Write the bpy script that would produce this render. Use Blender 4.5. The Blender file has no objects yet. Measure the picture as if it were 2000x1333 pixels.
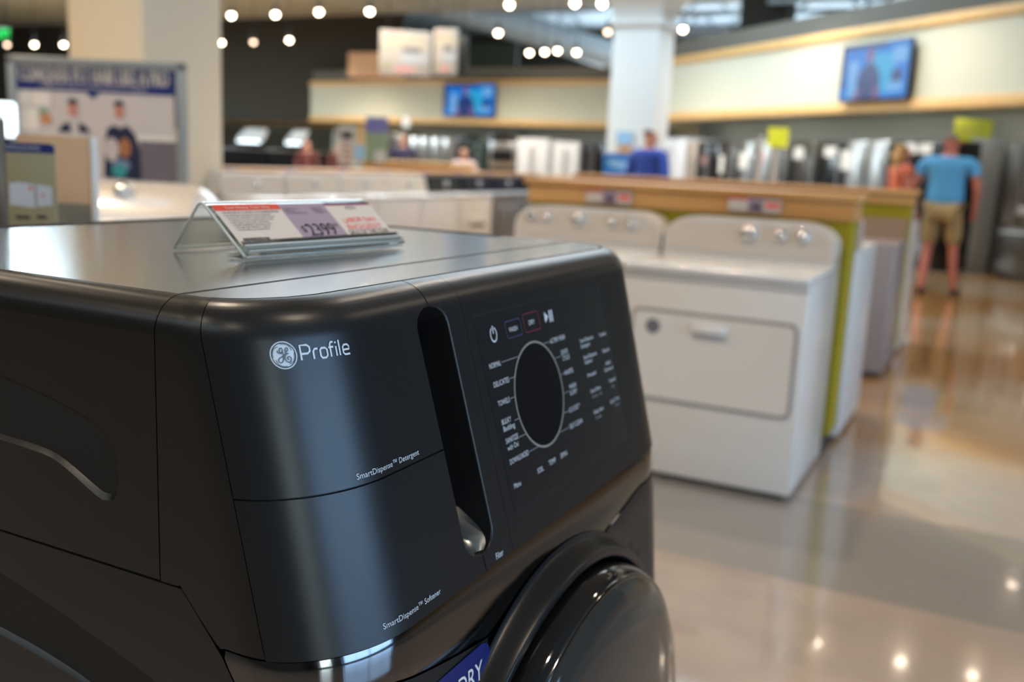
import bpy, bmesh, math, random
from mathutils import Vector, Matrix
from math import pi, sin, cos, radians as R

sc = bpy.context.scene
col = sc.collection
random.seed(4)

# ------------------------------------------------------------------ camera
CAM = Vector((0.4980, -0.4602, 1.2760))
PITCH, ROLL, YAW, FPX = 0.1857, 0.0458, -0.4643, 1886.37
_f = Vector((sin(YAW)*cos(PITCH), cos(YAW)*cos(PITCH), -sin(PITCH)))
_r = Vector((cos(YAW), -sin(YAW), 0)); _u = _r.cross(_f)
RT = _r*cos(ROLL) + _u*sin(ROLL); UP = -_r*sin(ROLL) + _u*cos(ROLL); FW = _f
cam_d = bpy.data.cameras.new('camera'); cam = bpy.data.objects.new('camera', cam_d); col.objects.link(cam)
cam.matrix_world = Matrix(((RT.x, UP.x, -FW.x, CAM.x), (RT.y, UP.y, -FW.y, CAM.y), (RT.z, UP.z, -FW.z, CAM.z), (0, 0, 0, 1)))
cam_d.sensor_width = 36; cam_d.lens = FPX*36/2000; cam_d.clip_start = .02; cam_d.clip_end = 200
cam_d.dof.use_dof = True; cam_d.dof.focus_distance = 0.70; cam_d.dof.aperture_fstop = 4.6
sc.camera = cam

# ------------------------------------------------------------------ world, view, lights
sc.view_settings.view_transform = 'Standard'; sc.view_settings.look = 'None'
sc.view_settings.gamma = 1.0; sc.view_settings.exposure = 0.0; sc.view_settings.use_curve_mapping = False
sc.cycles.use_denoising = True; sc.cycles.max_bounces = 8; sc.cycles.sample_clamp_indirect = 6
w = bpy.data.worlds.new('world'); sc.world = w; w.use_nodes = True
w.node_tree.nodes['Background'].inputs[0].default_value = (0.75, 0.86, 1, 1)
w.node_tree.nodes['Background'].inputs[1].default_value = 0.6

def light(name, kind, loc, energy, color, size=1, target=None, size_y=None, spot=None, blend=.6):
    d = bpy.data.lights.new(name, kind); d.energy = energy; d.color = color
    if kind == 'AREA':
        d.size = size
        if size_y: d.shape = 'RECTANGLE'; d.size_y = size_y
    else: d.shadow_soft_size = size
    if kind == 'SPOT': d.spot_size = spot; d.spot_blend = blend
    o = bpy.data.objects.new(name, d); col.objects.link(o); o.location = loc
    if target is not None:
        o.rotation_euler = (Vector(target)-Vector(loc)).to_track_quat('-Z', 'Y').to_euler()
    return o
WARM = (1, .81, .61); COOL = (.45, .70, 1)
# daylight through the shop windows on the right and behind
light('window_daylight', 'AREA', (8.9, 1.5, 1.9), 330, COOL, 6.4, (0, 1.5, 1.4), 3)
light('south_daylight', 'AREA', (8.95, -4.6, 1.9), 90, (.85, .95, 1), 1.6, (0, 0, 1.2), 2.8)
# the shop's warm ceiling lamps
for x, y, e in ((-1.5, 1.2, 200), (1.8, 1.0, 150), (-3.2, -2.3, 80), (-.9, -2.4, 130), (1.5, -2.5, 110), (-5.7, 1.4, 520), (-1.2, 5.0, 230), (2.4, 5.6, 260), (-2.6, 8.5, 380), (-4.4, 1.9, 90),
                (1.2, 9.5, 170), (-6.5, 5.5, 380), (-7.5, 10.5, 500), (-1.5, 13.5, 280), (-6.5, 16.5, 600), (-12.5, 15, 800), (-3.2, 15.5, 230),
                (-12.5, 22.0, 900), (-9.5, 21.0, 600), (-18, 22.5, 1200), (2.2, 10.2, 90), (-24, 20, 1500)):
    light('ceiling_lamp', 'SPOT', (x, y, 4.15), e, WARM, .07, (x+.05, y+.1, 0), spot=R(150), blend=.9)
# unseen fill lights added to brighten the recesses under the bulkheads
light('soffit_fill', 'AREA', (-2.2, 16.6, 2.2), 26, (1, .93, .85), 8.5, (-1.6, 17.3, 0), .3).rotation_euler = (R(20), 0, R(-42.6))
light('soffit_fill_far', 'AREA', (-12.6, 25.2, 2.2), 12, (1, .93, .85), 8, (-12.6, 25.9, 0), .3).rotation_euler = (R(20), 0, 0)
# daylight high in the roof on the far side
light('clerestory_daylight', 'AREA', (-8, 39, 3.6), 2300, (.78, .90, 1), 18, (-8, 29, 6.4), 1.6)
light('roof_daylight', 'AREA', (-3, 24, 4.6), 260, (.78, .90, 1), 6, (-3, 25, 7), 3)

# ------------------------------------------------------------------ helpers
def at(px, py, depth):
    return CAM + depth*(FW + RT*((px-1000)/FPX) - UP*((py-666.5)/FPX))
def at_y(px, py, Y):
    d = FW + RT*((px-1000)/FPX) - UP*((py-666.5)/FPX)
    return CAM + d*((Y-CAM.y)/d.y)
def at_z(px, py, Z):
    d = FW + RT*((px-1000)/FPX) - UP*((py-666.5)/FPX)
    return CAM + d*((Z-CAM.z)/d.z)

def mk(name, c, rough=.5, metal=0., emit=0., coat=0., trans=0., ior=1.45, alpha=1., noise=None, bump=None, spec=.5):
    m = bpy.data.materials.new(name); m.use_nodes = True
    nt = m.node_tree; b = nt.nodes['Principled BSDF']
    c4 = (*c, 1) if len(c) == 3 else c
    b.inputs['Base Color'].default_value = c4; b.inputs['Roughness'].default_value = rough
    b.inputs['Metallic'].default_value = metal; b.inputs['IOR'].default_value = ior
    b.inputs['Coat Weight'].default_value = coat; b.inputs['Coat Roughness'].default_value = .05
    b.inputs['Transmission Weight'].default_value = trans; b.inputs['Alpha'].default_value = alpha
    b.inputs['Specular IOR Level'].default_value = spec
    if emit:
        b.inputs['Emission Color'].default_value = c4; b.inputs['Emission Strength'].default_value = emit
    if noise or bump:
        tc = nt.nodes.new('ShaderNodeTexCoord'); mp = nt.nodes.new('ShaderNodeMapping')
        nt.links.new(tc.outputs['Object'], mp.inputs[0])
    if noise:                       # (colour2, scale vector, detail)
        mp.inputs['Scale'].default_value = noise[1]
        n = nt.nodes.new('ShaderNodeTexNoise'); n.inputs['Scale'].default_value = 1; n.inputs['Detail'].default_value = noise[2]
        cr = nt.nodes.new('ShaderNodeValToRGB'); cr.color_ramp.elements[0].position = .35; cr.color_ramp.elements[1].position = .65
        cr.color_ramp.elements[0].color = c4; cr.color_ramp.elements[1].color = (*noise[0], 1)
        nt.links.new(mp.outputs[0], n.inputs['Vector']); nt.links.new(n.outputs['Fac'], cr.inputs[0])
        nt.links.new(cr.outputs[0], b.inputs['Base Color'])
    if bump:                        # (scale vector, strength)
        mp2 = nt.nodes.new('ShaderNodeMapping'); nt.links.new(tc.outputs['Object'], mp2.inputs[0]); mp2.inputs['Scale'].default_value = bump[0]
        n2 = nt.nodes.new('ShaderNodeTexNoise'); n2.inputs['Scale'].default_value = 1
        bp = nt.nodes.new('ShaderNodeBump'); bp.inputs['Strength'].default_value = bump[1]; bp.inputs['Distance'].default_value = .001
        nt.links.new(mp2.outputs[0], n2.inputs['Vector']); nt.links.new(n2.outputs['Fac'], bp.inputs['Height'])
        nt.links.new(bp.outputs[0], b.inputs['Normal'])
    return m

M = {}
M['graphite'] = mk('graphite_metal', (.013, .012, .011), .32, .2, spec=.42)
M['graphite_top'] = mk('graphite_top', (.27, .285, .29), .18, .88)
M['graphite_front'] = mk('graphite_front', (.011, .012, .0135), .32, .2, spec=.42)
M['gap'] = mk('gap_black', (.004, .004, .004), .7)
M['gloss_black'] = mk('gloss_black', (.006, .006, .007), .06)
M['panel_black'] = mk('panel_black', (.011, .012, .014), .20)
M['chrome_dark'] = mk('dark_chrome', (.13, .13, .135), .09, 1.0, bump=((900, 6, 6), .02))
M['chrome'] = mk('chrome', (.6, .6, .6), .12, 1.0)
M['rim_grey'] = mk('rim_grey', (.45, .43, .40), .35, .6)
M['print_white'] = mk('print_white', (.50, .52, .56), .5)
M['print_silver'] = mk('print_silver', (.50, .56, .63), .4)
M['print_grey'] = mk('print_grey', (.22, .23, .25), .5)
M['logo_ink'] = mk('logo_ink', (.05, .075, .11), .4)
M['red_dim'] = mk('dim_red_line', (.16, .02, .03), .5)
M['blue_dim'] = mk('dim_blue_line', (.04, .045, .10), .5)
M['sticker_blue'] = mk('sticker_blue', (.004, .010, .10), .35)
M['white_enamel'] = mk('white_enamel', (.66, .63, .595), .22, coat=.3)
M['white_lid'] = mk('white_lid', (.70, .69, .68), .15, coat=.4)
M['console_beige'] = mk('console_champagne', (.60, .53, .46), .3, .15)
M['enamel_groove'] = mk('enamel_groove', (.28, .25, .24), .5)
M['oak'] = mk('oak_ledge', (.50, .245, .08), .38, noise=((.60, .33, .12), (1.2, 14, 14), 4))
M['oak_pale'] = mk('oak_pale', (.60, .38, .15), .4, noise=((.68, .46, .21), (1.2, 14, 14), 4))
M['green'] = mk('olive_green_paint', (.30, .245, .003), .5)
M['kick'] = mk('dark_kickplate', (.03, .03, .035), .5)
M['pillar_cream'] = mk('cream_plaster', (.72, .62, .46), .7)
M['pillar_white'] = mk('white_pillar', (.72, .77, .78), .6)
M['fascia'] = mk('bulkhead_cream', (.50, .52, .43), .65)
M['grey_wall'] = mk('grey_wall', (.12, .12, .105), .8)
M['dark_wall'] = mk('dark_wall', (.030, .028, .022), .85)
M['green_wall'] = mk('green_grey_wall', (.09, .105, .075), .8)
M['recess_wall'] = mk('recess_wall', (.30, .33, .29), .8)
M['steel'] = mk('brushed_steel', (.42, .42, .41), .3, .9)
M['steel_dark'] = mk('black_stainless', (.09, .08, .07), .3, .8)
M['appl_black'] = mk('black_appliance', (.012, .012, .013), .18)
M['appl_grey'] = mk('grey_appliance', (.25, .25, .26), .3, .5)
M['lid_glass'] = mk('dark_lid_glass', (.01, .01, .012), .22, spec=.3)
M['board_white'] = mk('board_white', (.36, .35, .33), .6)
M['frame_grey'] = mk('frame_grey', (.30, .31, .30), .4, .5)
def acrylic():
    m = bpy.data.materials.new('clear_acrylic'); m.use_nodes = True; nt = m.node_tree; nt.nodes.remove(nt.nodes['Principled BSDF'])
    tr_ = nt.nodes.new('ShaderNodeBsdfTransparent'); gl_ = nt.nodes.new('ShaderNodeBsdfGlossy'); df = nt.nodes.new('ShaderNodeBsdfDiffuse'); fr = nt.nodes.new('ShaderNodeFresnel')
    tr_.inputs[0].default_value = (.95, .97, .96, 1); gl_.inputs['Roughness'].default_value = .04; df.inputs[0].default_value = (.7, .75, .74, 1)
    m1 = nt.nodes.new('ShaderNodeMixShader'); m2 = nt.nodes.new('ShaderNodeMixShader'); m1.inputs[0].default_value = .05; fr.inputs[0].default_value = 1.18
    nt.links.new(tr_.outputs[0], m1.inputs[1]); nt.links.new(df.outputs[0], m1.inputs[2])
    nt.links.new(fr.outputs[0], m2.inputs[0]); nt.links.new(m1.outputs[0], m2.inputs[1]); nt.links.new(gl_.outputs[0], m2.inputs[2])
    nt.links.new(m2.outputs[0], nt.nodes['Material Output'].inputs[0]); return m
M['acrylic'] = acrylic()
M['acrylic_edge'] = mk('frosted_acrylic_edge', (.62, .64, .60), .25, alpha=.8)
M['bulb_dim'] = mk('dim_lamp_glow', (1, .72, .52), emit=7)
M['card_white'] = mk('card_white', (.52, .46, .41), .5)
M['card_lilac'] = mk('card_lilac', (.27, .20, .26), .5)
M['card_red'] = mk('card_red', (.55, .05, .03), .5)
M['card_navy'] = mk('card_navy', (.03, .02, .09), .5)
M['ink'] = mk('ink_black', (.015, .012, .025), .5)
M['ink_red'] = mk('ink_red', (.72, .05, .04), .5)
M['navy'] = mk('poster_navy', (.015, .025, .13), .35)
M['poster_grey'] = mk('poster_grey', (.55, .47, .42), .4)
M['poster_cab'] = mk('poster_cabinet', (.15, .12, .13), .4)
M['poster_cream'] = mk('poster_cream', (.72, .64, .55), .4)
M['skin'] = mk('skin', (.50, .24, .16), .5)
M['skin_red'] = mk('sunburnt_skin', (.40, .13, .09), .5)
M['hair_grey'] = mk('grey_hair', (.20, .16, .13), .8)
M['hair_brown'] = mk('brown_hair', (.09, .05, .03), .8)
M['hair_blond'] = mk('blond_hair', (.42, .24, .08), .7)
M['tee_blue'] = mk('sky_blue_cotton', (.07, .30, .58), .8)
M['shirt_blue'] = mk('royal_blue_cotton', (.02, .06, .36), .8)
M['khaki'] = mk('khaki_cotton', (.25, .18, .08), .85)
M['dark_cloth'] = mk('dark_cloth', (.015, .015, .02), .85)
M['orange_cloth'] = mk('coral_cloth', (.55, .13, .07), .8)
M['purple_cloth'] = mk('dark_purple_cloth', (.03, .025, .06), .8)
M['pink_cloth'] = mk('pale_pink_cloth', (.65, .45, .42), .8)
M['dark_red_cloth'] = mk('dark_red_cloth', (.10, .025, .02), .8)
M['shoe'] = mk('shoe_brown', (.03, .02, .015), .7)
M['yellow'] = mk('yellow_green_card', (.60, .62, .02), .5)
M['banner_blue'] = mk('banner_blue', (.02, .20, .62), .4)
M['banner_sky'] = mk('banner_sky', (.30, .55, .85), .4)
M['sign_white'] = mk('sign_white', (.60, .60, .58), .5)
M['sign_pink'] = mk('sign_pink', (.50, .26, .26), .5)
M['sign_purple'] = mk('sign_purple', (.17, .17, .42), .5)
M['sign_green'] = mk('sign_green', (.25, .33, .22), .5)
M['cardboard'] = mk('cardboard', (.52, .33, .19), .7)
M['brochure'] = mk('brochure_khaki', (.27, .24, .14), .5)
M['bulb'] = mk('lamp_glow', (1, .80, .60), emit=24)
M['exit_green'] = mk('exit_green', (.02, .9, .15), emit=2.2)
M['daylight_pane'] = mk('daylight_pane', (.33, .60, 1), emit=4.6)
M['pale_pane'] = mk('pale_daylight_pane', (.78, 1, .92), emit=4.2)
M['skylight_pane'] = mk('skylight_pane', (.72, .88, 1), emit=5.6)
M['skylight_bright'] = mk('skylight_bright', (.75, .92, 1), emit=48)
def screen_mat(n, c):
    m = mk('screen_'+n, c, .25, emit=.75); m.node_tree.nodes['Principled BSDF'].inputs['Base Color'].default_value = (.01, .01, .012, 1); return m
M['screen_base'] = screen_mat('base', (.0, .22, .80))
M['screen_cyan'] = screen_mat('cyan', (.02, .46, .85))
M['screen_pale'] = screen_mat('pale', (.20, .50, .95))
M['screen_navy'] = screen_mat('navy', (.02, .05, .22))
M['screen_rose'] = screen_mat('rose', (.26, .12, .30))
M['plastic_black'] = mk('black_plastic', (.012, .012, .012), .35)
M['duct'] = mk('galvanised_duct', (.55, .62, .66), .45, .3)
M['joist'] = mk('painted_joist', (.30, .36, .40), .6)
M['roof_deck'] = mk('roof_deck', (.46, .55, .60), .7, noise=((.22, .28, .33), (.6, 5, 1), 3))
M['ceil_dark'] = mk('ceiling_dark', (.34, .34, .29), .85)
M['wall_plain'] = mk('shop_wall', (.11, .09, .065), .8)

# polished, stained concrete
def floor_mat():
    m = bpy.data.materials.new('polished_stained_concrete'); m.use_nodes = True
    nt = m.node_tree; N = nt.nodes; Lk = nt.links; b = N['Principled BSDF']
    tc = N.new('ShaderNodeTexCoord')
    def noise(s, d=3, off=(0, 0, 0)):
        mp = N.new('ShaderNodeMapping'); mp.inputs['Location'].default_value = off; Lk.new(tc.outputs['Object'], mp.inputs[0])
        n = N.new('ShaderNodeTexNoise'); n.inputs['Scale'].default_value = s; n.inputs['Detail'].default_value = d
        Lk.new(mp.outputs[0], n.inputs['Vector']); return n.outputs['Fac']
    def ramp(src, p0, p1, c0=(0, 0, 0, 1), c1=(1, 1, 1, 1)):
        r = N.new('ShaderNodeValToRGB'); r.color_ramp.elements[0].position = p0; r.color_ramp.elements[1].position = p1
        r.color_ramp.elements[0].color = c0; r.color_ramp.elements[1].color = c1; Lk.new(src, r.inputs[0]); return r.outputs[0]
    def mix(fac, a, bb):
        mx = N.new('ShaderNodeMix'); mx.data_type = 'RGBA'; Lk.new(fac, mx.inputs[0])
        for s, v in ((mx.inputs[6], a), (mx.inputs[7], bb)):
            if isinstance(v, tuple): s.default_value = (*v, 1)
            else: Lk.new(v, s)
        return mx.outputs[2]
    base = mix(ramp(noise(.8), .4, .6), (.37, .29, .235), (.44, .37, .32))
    base = mix(ramp(noise(5, 5, (3, 1, 0)), .35, .75), base, (.34, .285, .25))
    # stained zone begins beyond a saw-cut line
    sep = N.new('ShaderNodeSeparateXYZ'); Lk.new(tc.outputs['Object'], sep.inputs[0])
    def step(src, lo, hi):
        mr = N.new('ShaderNodeMapRange'); mr.inputs[1].default_value = lo; mr.inputs[2].default_value = hi; Lk.new(src, mr.inputs[0]); return mr.outputs[0]
    zone = step(sep.outputs[1], 4.0, 4.5)
    amber = mix(ramp(noise(.55, 2, (7, 3, 0)), .42, .58), (.40, .30, .20), (.36, .185, .06))
    col_ = mix(zone, base, amber)
    # straight shadow stripe across the floor, painted into the base colour
    shadow_band = N.new('ShaderNodeMath'); shadow_band.operation = 'COMPARE'; Lk.new(sep.outputs[1], shadow_band.inputs[0]); shadow_band.inputs[1].default_value = 2.95; shadow_band.inputs[2].default_value = .42
    col_ = mix(shadow_band.outputs[0], col_, (.25, .23, .21))
    # saw-cut joints
    for ax, per, off in ((0, 1.55, .62), (1, 1.55, .25)):
        a = N.new('ShaderNodeMath'); a.operation = 'ADD'; Lk.new(sep.outputs[ax], a.inputs[0]); a.inputs[1].default_value = off+62
        f = N.new('ShaderNodeMath'); f.operation = 'MODULO'; Lk.new(a.outputs[0], f.inputs[0]); f.inputs[1].default_value = per
        cjm = N.new('ShaderNodeMath'); cjm.operation = 'LESS_THAN'; Lk.new(f.outputs[0], cjm.inputs[0]); cjm.inputs[1].default_value = .006
        col_ = mix(cjm.outputs[0], col_, (.20, .17, .15))
    Lk.new(col_, b.inputs['Base Color'])
    rr = ramp(noise(3, 4), .3, .8, (.09, .09, .09, 1), (.17, .17, .17, 1)); Lk.new(rr, b.inputs['Roughness'])
    b.inputs['Coat Weight'].default_value = .6; b.inputs['Coat Roughness'].default_value = .035
    b.inputs['Specular IOR Level'].default_value = .7
    return m
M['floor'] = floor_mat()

class G:
    """collects shapes and links them as ONE mesh object"""
    def __init__(s): s.bm = bmesh.new(); s.mats = []; s.cur = 0
    def mat(s, m):
        if m not in s.mats: s.mats.append(m)
        s.cur = s.mats.index(m); return s
    def _faces(s, fs, smooth=False):
        for f in fs: f.material_index = s.cur; f.smooth = smooth
    def box(s, x0, x1, y0, y1, z0, z1, bev=0., mtx=None, seg=2):
        bb = bmesh.new(); bmesh.ops.create_cube(bb, size=1)
        for v in bb.verts: v.co = Vector(((x0+x1)/2+v.co.x*(x1-x0), (y0+y1)/2+v.co.y*(y1-y0), (z0+z1)/2+v.co.z*(z1-z0)))
        if bev: bmesh.ops.bevel(bb, geom=bb.edges[:], offset=min(bev, .49*min(abs(x1-x0), abs(y1-y0), abs(z1-z0))), segments=seg, profile=.5, affect='EDGES')
        return s.take(bb, mtx, bool(bev))
    def take(s, bb, mtx=None, smooth=False):
        if mtx is not None: bmesh.ops.transform(bb, matrix=mtx, verts=bb.verts[:])
        mp = {v: s.bm.verts.new(v.co) for v in bb.verts}
        for f in bb.faces:
            try: nf = s.bm.faces.new([mp[v] for v in f.verts]); nf.material_index = s.cur; nf.smooth = smooth
            except ValueError: pass
        bb.free(); return s
    def cyl(s, p0, p1, r0, r1=None, n=20, cap=True, smooth=True):
        r1 = r0 if r1 is None else r1; p0 = Vector(p0); p1 = Vector(p1); d = (p1-p0).normalized()
        a = d.orthogonal().normalized(); b = d.cross(a)
        A = [s.bm.verts.new(p0+(a*cos(2*pi*i/n)+b*sin(2*pi*i/n))*r0) for i in range(n)]
        B = [s.bm.verts.new(p1+(a*cos(2*pi*i/n)+b*sin(2*pi*i/n))*r1) for i in range(n)]
        s._faces([s.bm.faces.new((A[i], A[(i+1) % n], B[(i+1) % n], B[i])) for i in range(n)], smooth)
        if cap:
            A2 = [s.bm.verts.new(v.co) for v in A]; B2 = [s.bm.verts.new(v.co) for v in B]
            s._faces([s.bm.faces.new(A2[::-1]), s.bm.faces.new(B2)])
        return s
    def lathe(s, prof, c, axis, n=64):
        """prof: list of (radius, distance along axis)"""
        axis = Vector(axis).normalized(); c = Vector(c); a = axis.orthogonal().normalized(); b = axis.cross(a)
        rings = []
        for r_, h in prof:
            if r_ < 1e-6: rings.append([s.bm.verts.new(c+axis*h)])
            else: rings.append([s.bm.verts.new(c+axis*h+(a*cos(2*pi*i/n)+b*sin(2*pi*i/n))*r_) for i in range(n)])
        for A, B in zip(rings, rings[1:]):
            for i in range(n):
                j = (i+1) % n
                if len(A) == 1 and len(B) == 1: continue
                if len(A) == 1: f = s.bm.faces.new((A[0], B[i], B[j]))
                elif len(B) == 1: f = s.bm.faces.new((A[i], A[j], B[0]))
                else: f = s.bm.faces.new((A[i], A[j], B[j], B[i]))
                s._faces([f], True)
        return s
    def tube(s, pts, r_, n=8, closed=False):
        pts = [Vector(p) for p in pts]; k = len(pts); rings = []; prev = None
        for i, p in enumerate(pts):
            t = (pts[(i+1) % k]-pts[i-1]) if closed else (pts[min(i+1, k-1)]-pts[max(i-1, 0)])
            t.normalize()
            a = t.orthogonal().normalized() if prev is None else (prev-t*prev.dot(t)).normalized()
            prev = a; b = t.cross(a)
            rings.append([s.bm.verts.new(p+(a*cos(2*pi*q/n)+b*sin(2*pi*q/n))*r_) for q in range(n)])
        for i in range(k if closed else k-1):
            A = rings[i]; B = rings[(i+1) % k]
            s._faces([s.bm.faces.new((A[q], A[(q+1) % n], B[(q+1) % n], B[q])) for q in range(n)], True)
        if not closed: s._faces([s.bm.faces.new(rings[0][::-1]), s.bm.faces.new(rings[-1])])
        return s
    def poly(s, pts, smooth=False):
        s._faces([s.bm.faces.new([s.bm.verts.new(Vector(p)) for p in pts])], smooth); return s
    def prism(s, pts, vec, smooth_side=False):
        """closed solid: polygon pts (3D) swept along vec"""
        vec = Vector(vec); A = [s.bm.verts.new(Vector(p)) for p in pts]; B = [s.bm.verts.new(Vector(p)+vec) for p in pts]; n = len(A)
        s._faces([s.bm.faces.new(A[::-1]), s.bm.faces.new(B)])
        if smooth_side:
            A = [s.bm.verts.new(v.co) for v in A]; B = [s.bm.verts.new(v.co) for v in B]
        s._faces([s.bm.faces.new((A[i], A[(i+1) % n], B[(i+1) % n], B[i])) for i in range(n)], smooth_side)
        return s
    def grid(s, P, smooth=True):
        """P[i][j] points"""
        V = [[s.bm.verts.new(Vector(p)) for p in row] for row in P]
        for i in range(len(V)-1):
            for j in range(len(V[0])-1):
                s._faces([s.bm.faces.new((V[i][j], V[i][j+1], V[i+1][j+1], V[i+1][j]))], smooth)
        return s
    def build(s, name, m=None, parent=None, flip=False, mtx=None, recalc=True):
        me = bpy.data.meshes.new(name)
        if mtx is not None: bmesh.ops.transform(s.bm, matrix=mtx, verts=s.bm.verts[:])
        if recalc: bmesh.ops.recalc_face_normals(s.bm, faces=s.bm.faces[:])
        if flip: bmesh.ops.reverse_faces(s.bm, faces=s.bm.faces[:])
        s.bm.to_mesh(me); s.bm.free()
        for q in (s.mats or [m]): me.materials.append(q)
        o = bpy.data.objects.new(name, me); col.objects.link(o)
        if parent: o.parent = parent
        return o

def tag(o, label, cat, group=None, kind=None):
    o['label'] = label; o['category'] = cat
    if group: o['group'] = group
    if kind: o['kind'] = kind
    return o
def thing(name, label, cat, loc=(0, 0, 0), rz=0, group=None):
    o = bpy.data.objects.new(name, None); col.objects.link(o); o.location = loc; o.rotation_euler = (0, 0, rz)
    o.empty_display_size = .1
    return tag(o, label, cat, group)
def structure(g, name, m=None): o = g.build(name, m); o['kind'] = 'structure'; return o
def kids(o): return [c for c in bpy.data.objects if c.parent == o]
def copy_tree(o, loc=None, rz=None, label=None, parent=None):
    c = o.copy(); col.objects.link(c); c.parent = parent
    if loc is not None: c.location = loc
    if rz is not None: c.rotation_euler = (0, 0, rz)
    if label: c['label'] = label
    for k in kids(o): copy_tree(k, parent=c)
    return c

# ---- lettering
_cache = {}
def text_geo(t):
    if t in _cache: return _cache[t]
    cu = bpy.data.curves.new('t', 'FONT'); cu.body = t; cu.size = 1; cu.resolution_u = 3
    ob = bpy.data.objects.new('t', cu); col.objects.link(ob)
    dg = bpy.context.evaluated_depsgraph_get(); me = bpy.data.meshes.new_from_object(ob.evaluated_get(dg))
    vs = [(v.co.x, v.co.y) for v in me.vertices]; fs = [tuple(p.vertices) for p in me.polygons]
    bpy.data.objects.remove(ob); bpy.data.curves.remove(cu); bpy.data.meshes.remove(me)
    _cache[t] = (vs, fs); return vs, fs
def letters(g, t, fn, x0, y0, h, width=None, align='L', arch=0., squeeze=.86):
    """writes t with cap height h; fn maps (u, v) to a point"""
    vs, fs = text_geo(t)
    if not vs: return
    capv = text_geo('H')[0]; cap = max(v[1] for v in capv)
    mn = min(v[0] for v in vs); mx = max(v[0] for v in vs)
    sy = h/cap; sx = (width/(mx-mn)) if width else sy*squeeze
    wd = (mx-mn)*sx; ox = x0-(wd/2 if align == 'C' else wd if align == 'R' else 0)
    V = []
    for a, b in vs:
        u = ox+(a-mn)*sx; q = (u-ox)/max(wd, 1e-6)*2-1
        V.append(g.bm.verts.new(fn(u, y0+b*sy+arch*(1-q*q))))
    for f in fs:
        try: g._faces([g.bm.faces.new([V[i] for i in f])])
        except ValueError: pass
def ribbon(g, pts, wd, fn, closed=False):
    k = len(pts); L, Rr = [], []
    for i in range(k):
        a = pts[i-1] if (closed or i > 0) else pts[i]; b = pts[(i+1) % k] if (closed or i < k-1) else pts[i]
        dx, dy = b[0]-a[0], b[1]-a[1]; n = math.hypot(dx, dy) or 1; nx, ny = -dy/n*wd/2, dx/n*wd/2
        L.append(g.bm.verts.new(fn(pts[i][0]+nx, pts[i][1]+ny))); Rr.append(g.bm.verts.new(fn(pts[i][0]-nx, pts[i][1]-ny)))
    for i in range(k if closed else k-1):
        j = (i+1) % k; g._faces([g.bm.faces.new((L[i], Rr[i], Rr[j], L[j]))])
def smoothpts(p, n=6):
    out_ = []; P = [p[0]]+list(p)+[p[-1]]
    for i in range(1, len(P)-2):
        for k in range(n):
            t = k/n; o_ = []
            for d in (0, 1):
                a, b, c_, e = P[i-1][d], P[i][d], P[i+1][d], P[i+2][d]
                o_.append(.5*(2*b+(c_-a)*t+(2*a-5*b+4*c_-e)*t*t+(3*b-a-3*c_+e)*t**3))
            out_.append(tuple(o_))
    out_.append(p[-1]); return out_

# ================================================================== the shop
def slab(name, x0, x1, y0, y1, z0, z1, m):
    return structure(G().box(x0, x1, y0, y1, z0, z1), name, m)
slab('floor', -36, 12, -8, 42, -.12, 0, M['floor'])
slab('ceiling', -36, 12, -8, 26.0, 5.6, 5.8, M['ceil_dark'])
g = G(); g.box(-36, 12, 26.0, 42, 7.0, 7.2); structure(g, 'ceiling_roof_deck', M['roof_deck'])
# right side of the shop: piers with daylight windows between them
g = G().mat(M['wall_plain'])
g.box(9.2, 9.4, -8, 42, 0, .35).box(9.2, 9.4, -8, 42, 3.4, 7.2)
for y0, y1 in ((-8, -5.5), (-3.7, -1.8), (1.5, 1.75), (5.2, 42)): g.box(9.2, 9.4, y0, y1, .35, 3.4)
structure(g, 'wall_right')
for i, (y0, y1) in enumerate(((-1.8, 1.5), (1.75, 5.2), (-5.5, -3.7))):
    g = G().mat(M['daylight_pane' if i < 2 else 'pale_pane']).box(9.28, 9.30, y0, y1, .35, 3.4); g.mat(M['frame_grey'])
    for yy in (y0, (y0+y1)/2, y1): g.box(9.2, 9.27, yy-.03, yy+.03, .35, 3.4)
    g.box(9.2, 9.27, y0, y1, 2.55, 2.62)
    structure(g, 'window_%d' % (i+1))
slab('wall_front', -36, 9.4, -8.2, -8, 0, 5.8, M['wall_plain'])
slab('wall_left', -36.2, -36, -8, 42, 0, 7.2, M['dark_wall'])
slab('wall_back', -36, 12, 41.8, 42, 0, 7.2, M['grey_wall'])
# tall dark wall left of the open roof
g = G().mat(M['dark_wall']).box(-35.9, -17.2, 26.2, 26.5, 2.2, 7.0); structure(g, 'wall_dark_upper')
# skylights in the ceiling
def skylight(name, x0, x1, y0, y1, m):
    g = G().mat(m).box(x0, x1, y0, y1, 5.57, 5.585).mat(M['frame_grey'])
    g.box(x0-.1, x0, y0-.1, y1+.1, 5.5, 5.59).box(x1, x1+.1, y0-.1, y1+.1, 5.5, 5.59).box(x0-.1, x1+.1, y0-.1, y0, 5.5, 5.59).box(x0-.1, x1+.1, y1, y1+.1, 5.5, 5.59)
    structure(g, name)
a = at_z(50, -35, 5.59)
skylight('window_4', a.x-1.6, a.x+1.9, a.y-4.5, a.y+.2, M['skylight_bright'])
skylight('window_5', -13.5, -8.3, 9.5, 17.5, M['skylight_pane']); skylight('window_7', -9, 2.0, -6.6, -5.2, M['skylight_pane']); skylight('window_6', -7.3, -2.0, 9.5, 17.5, M['skylight_pane'])

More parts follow.
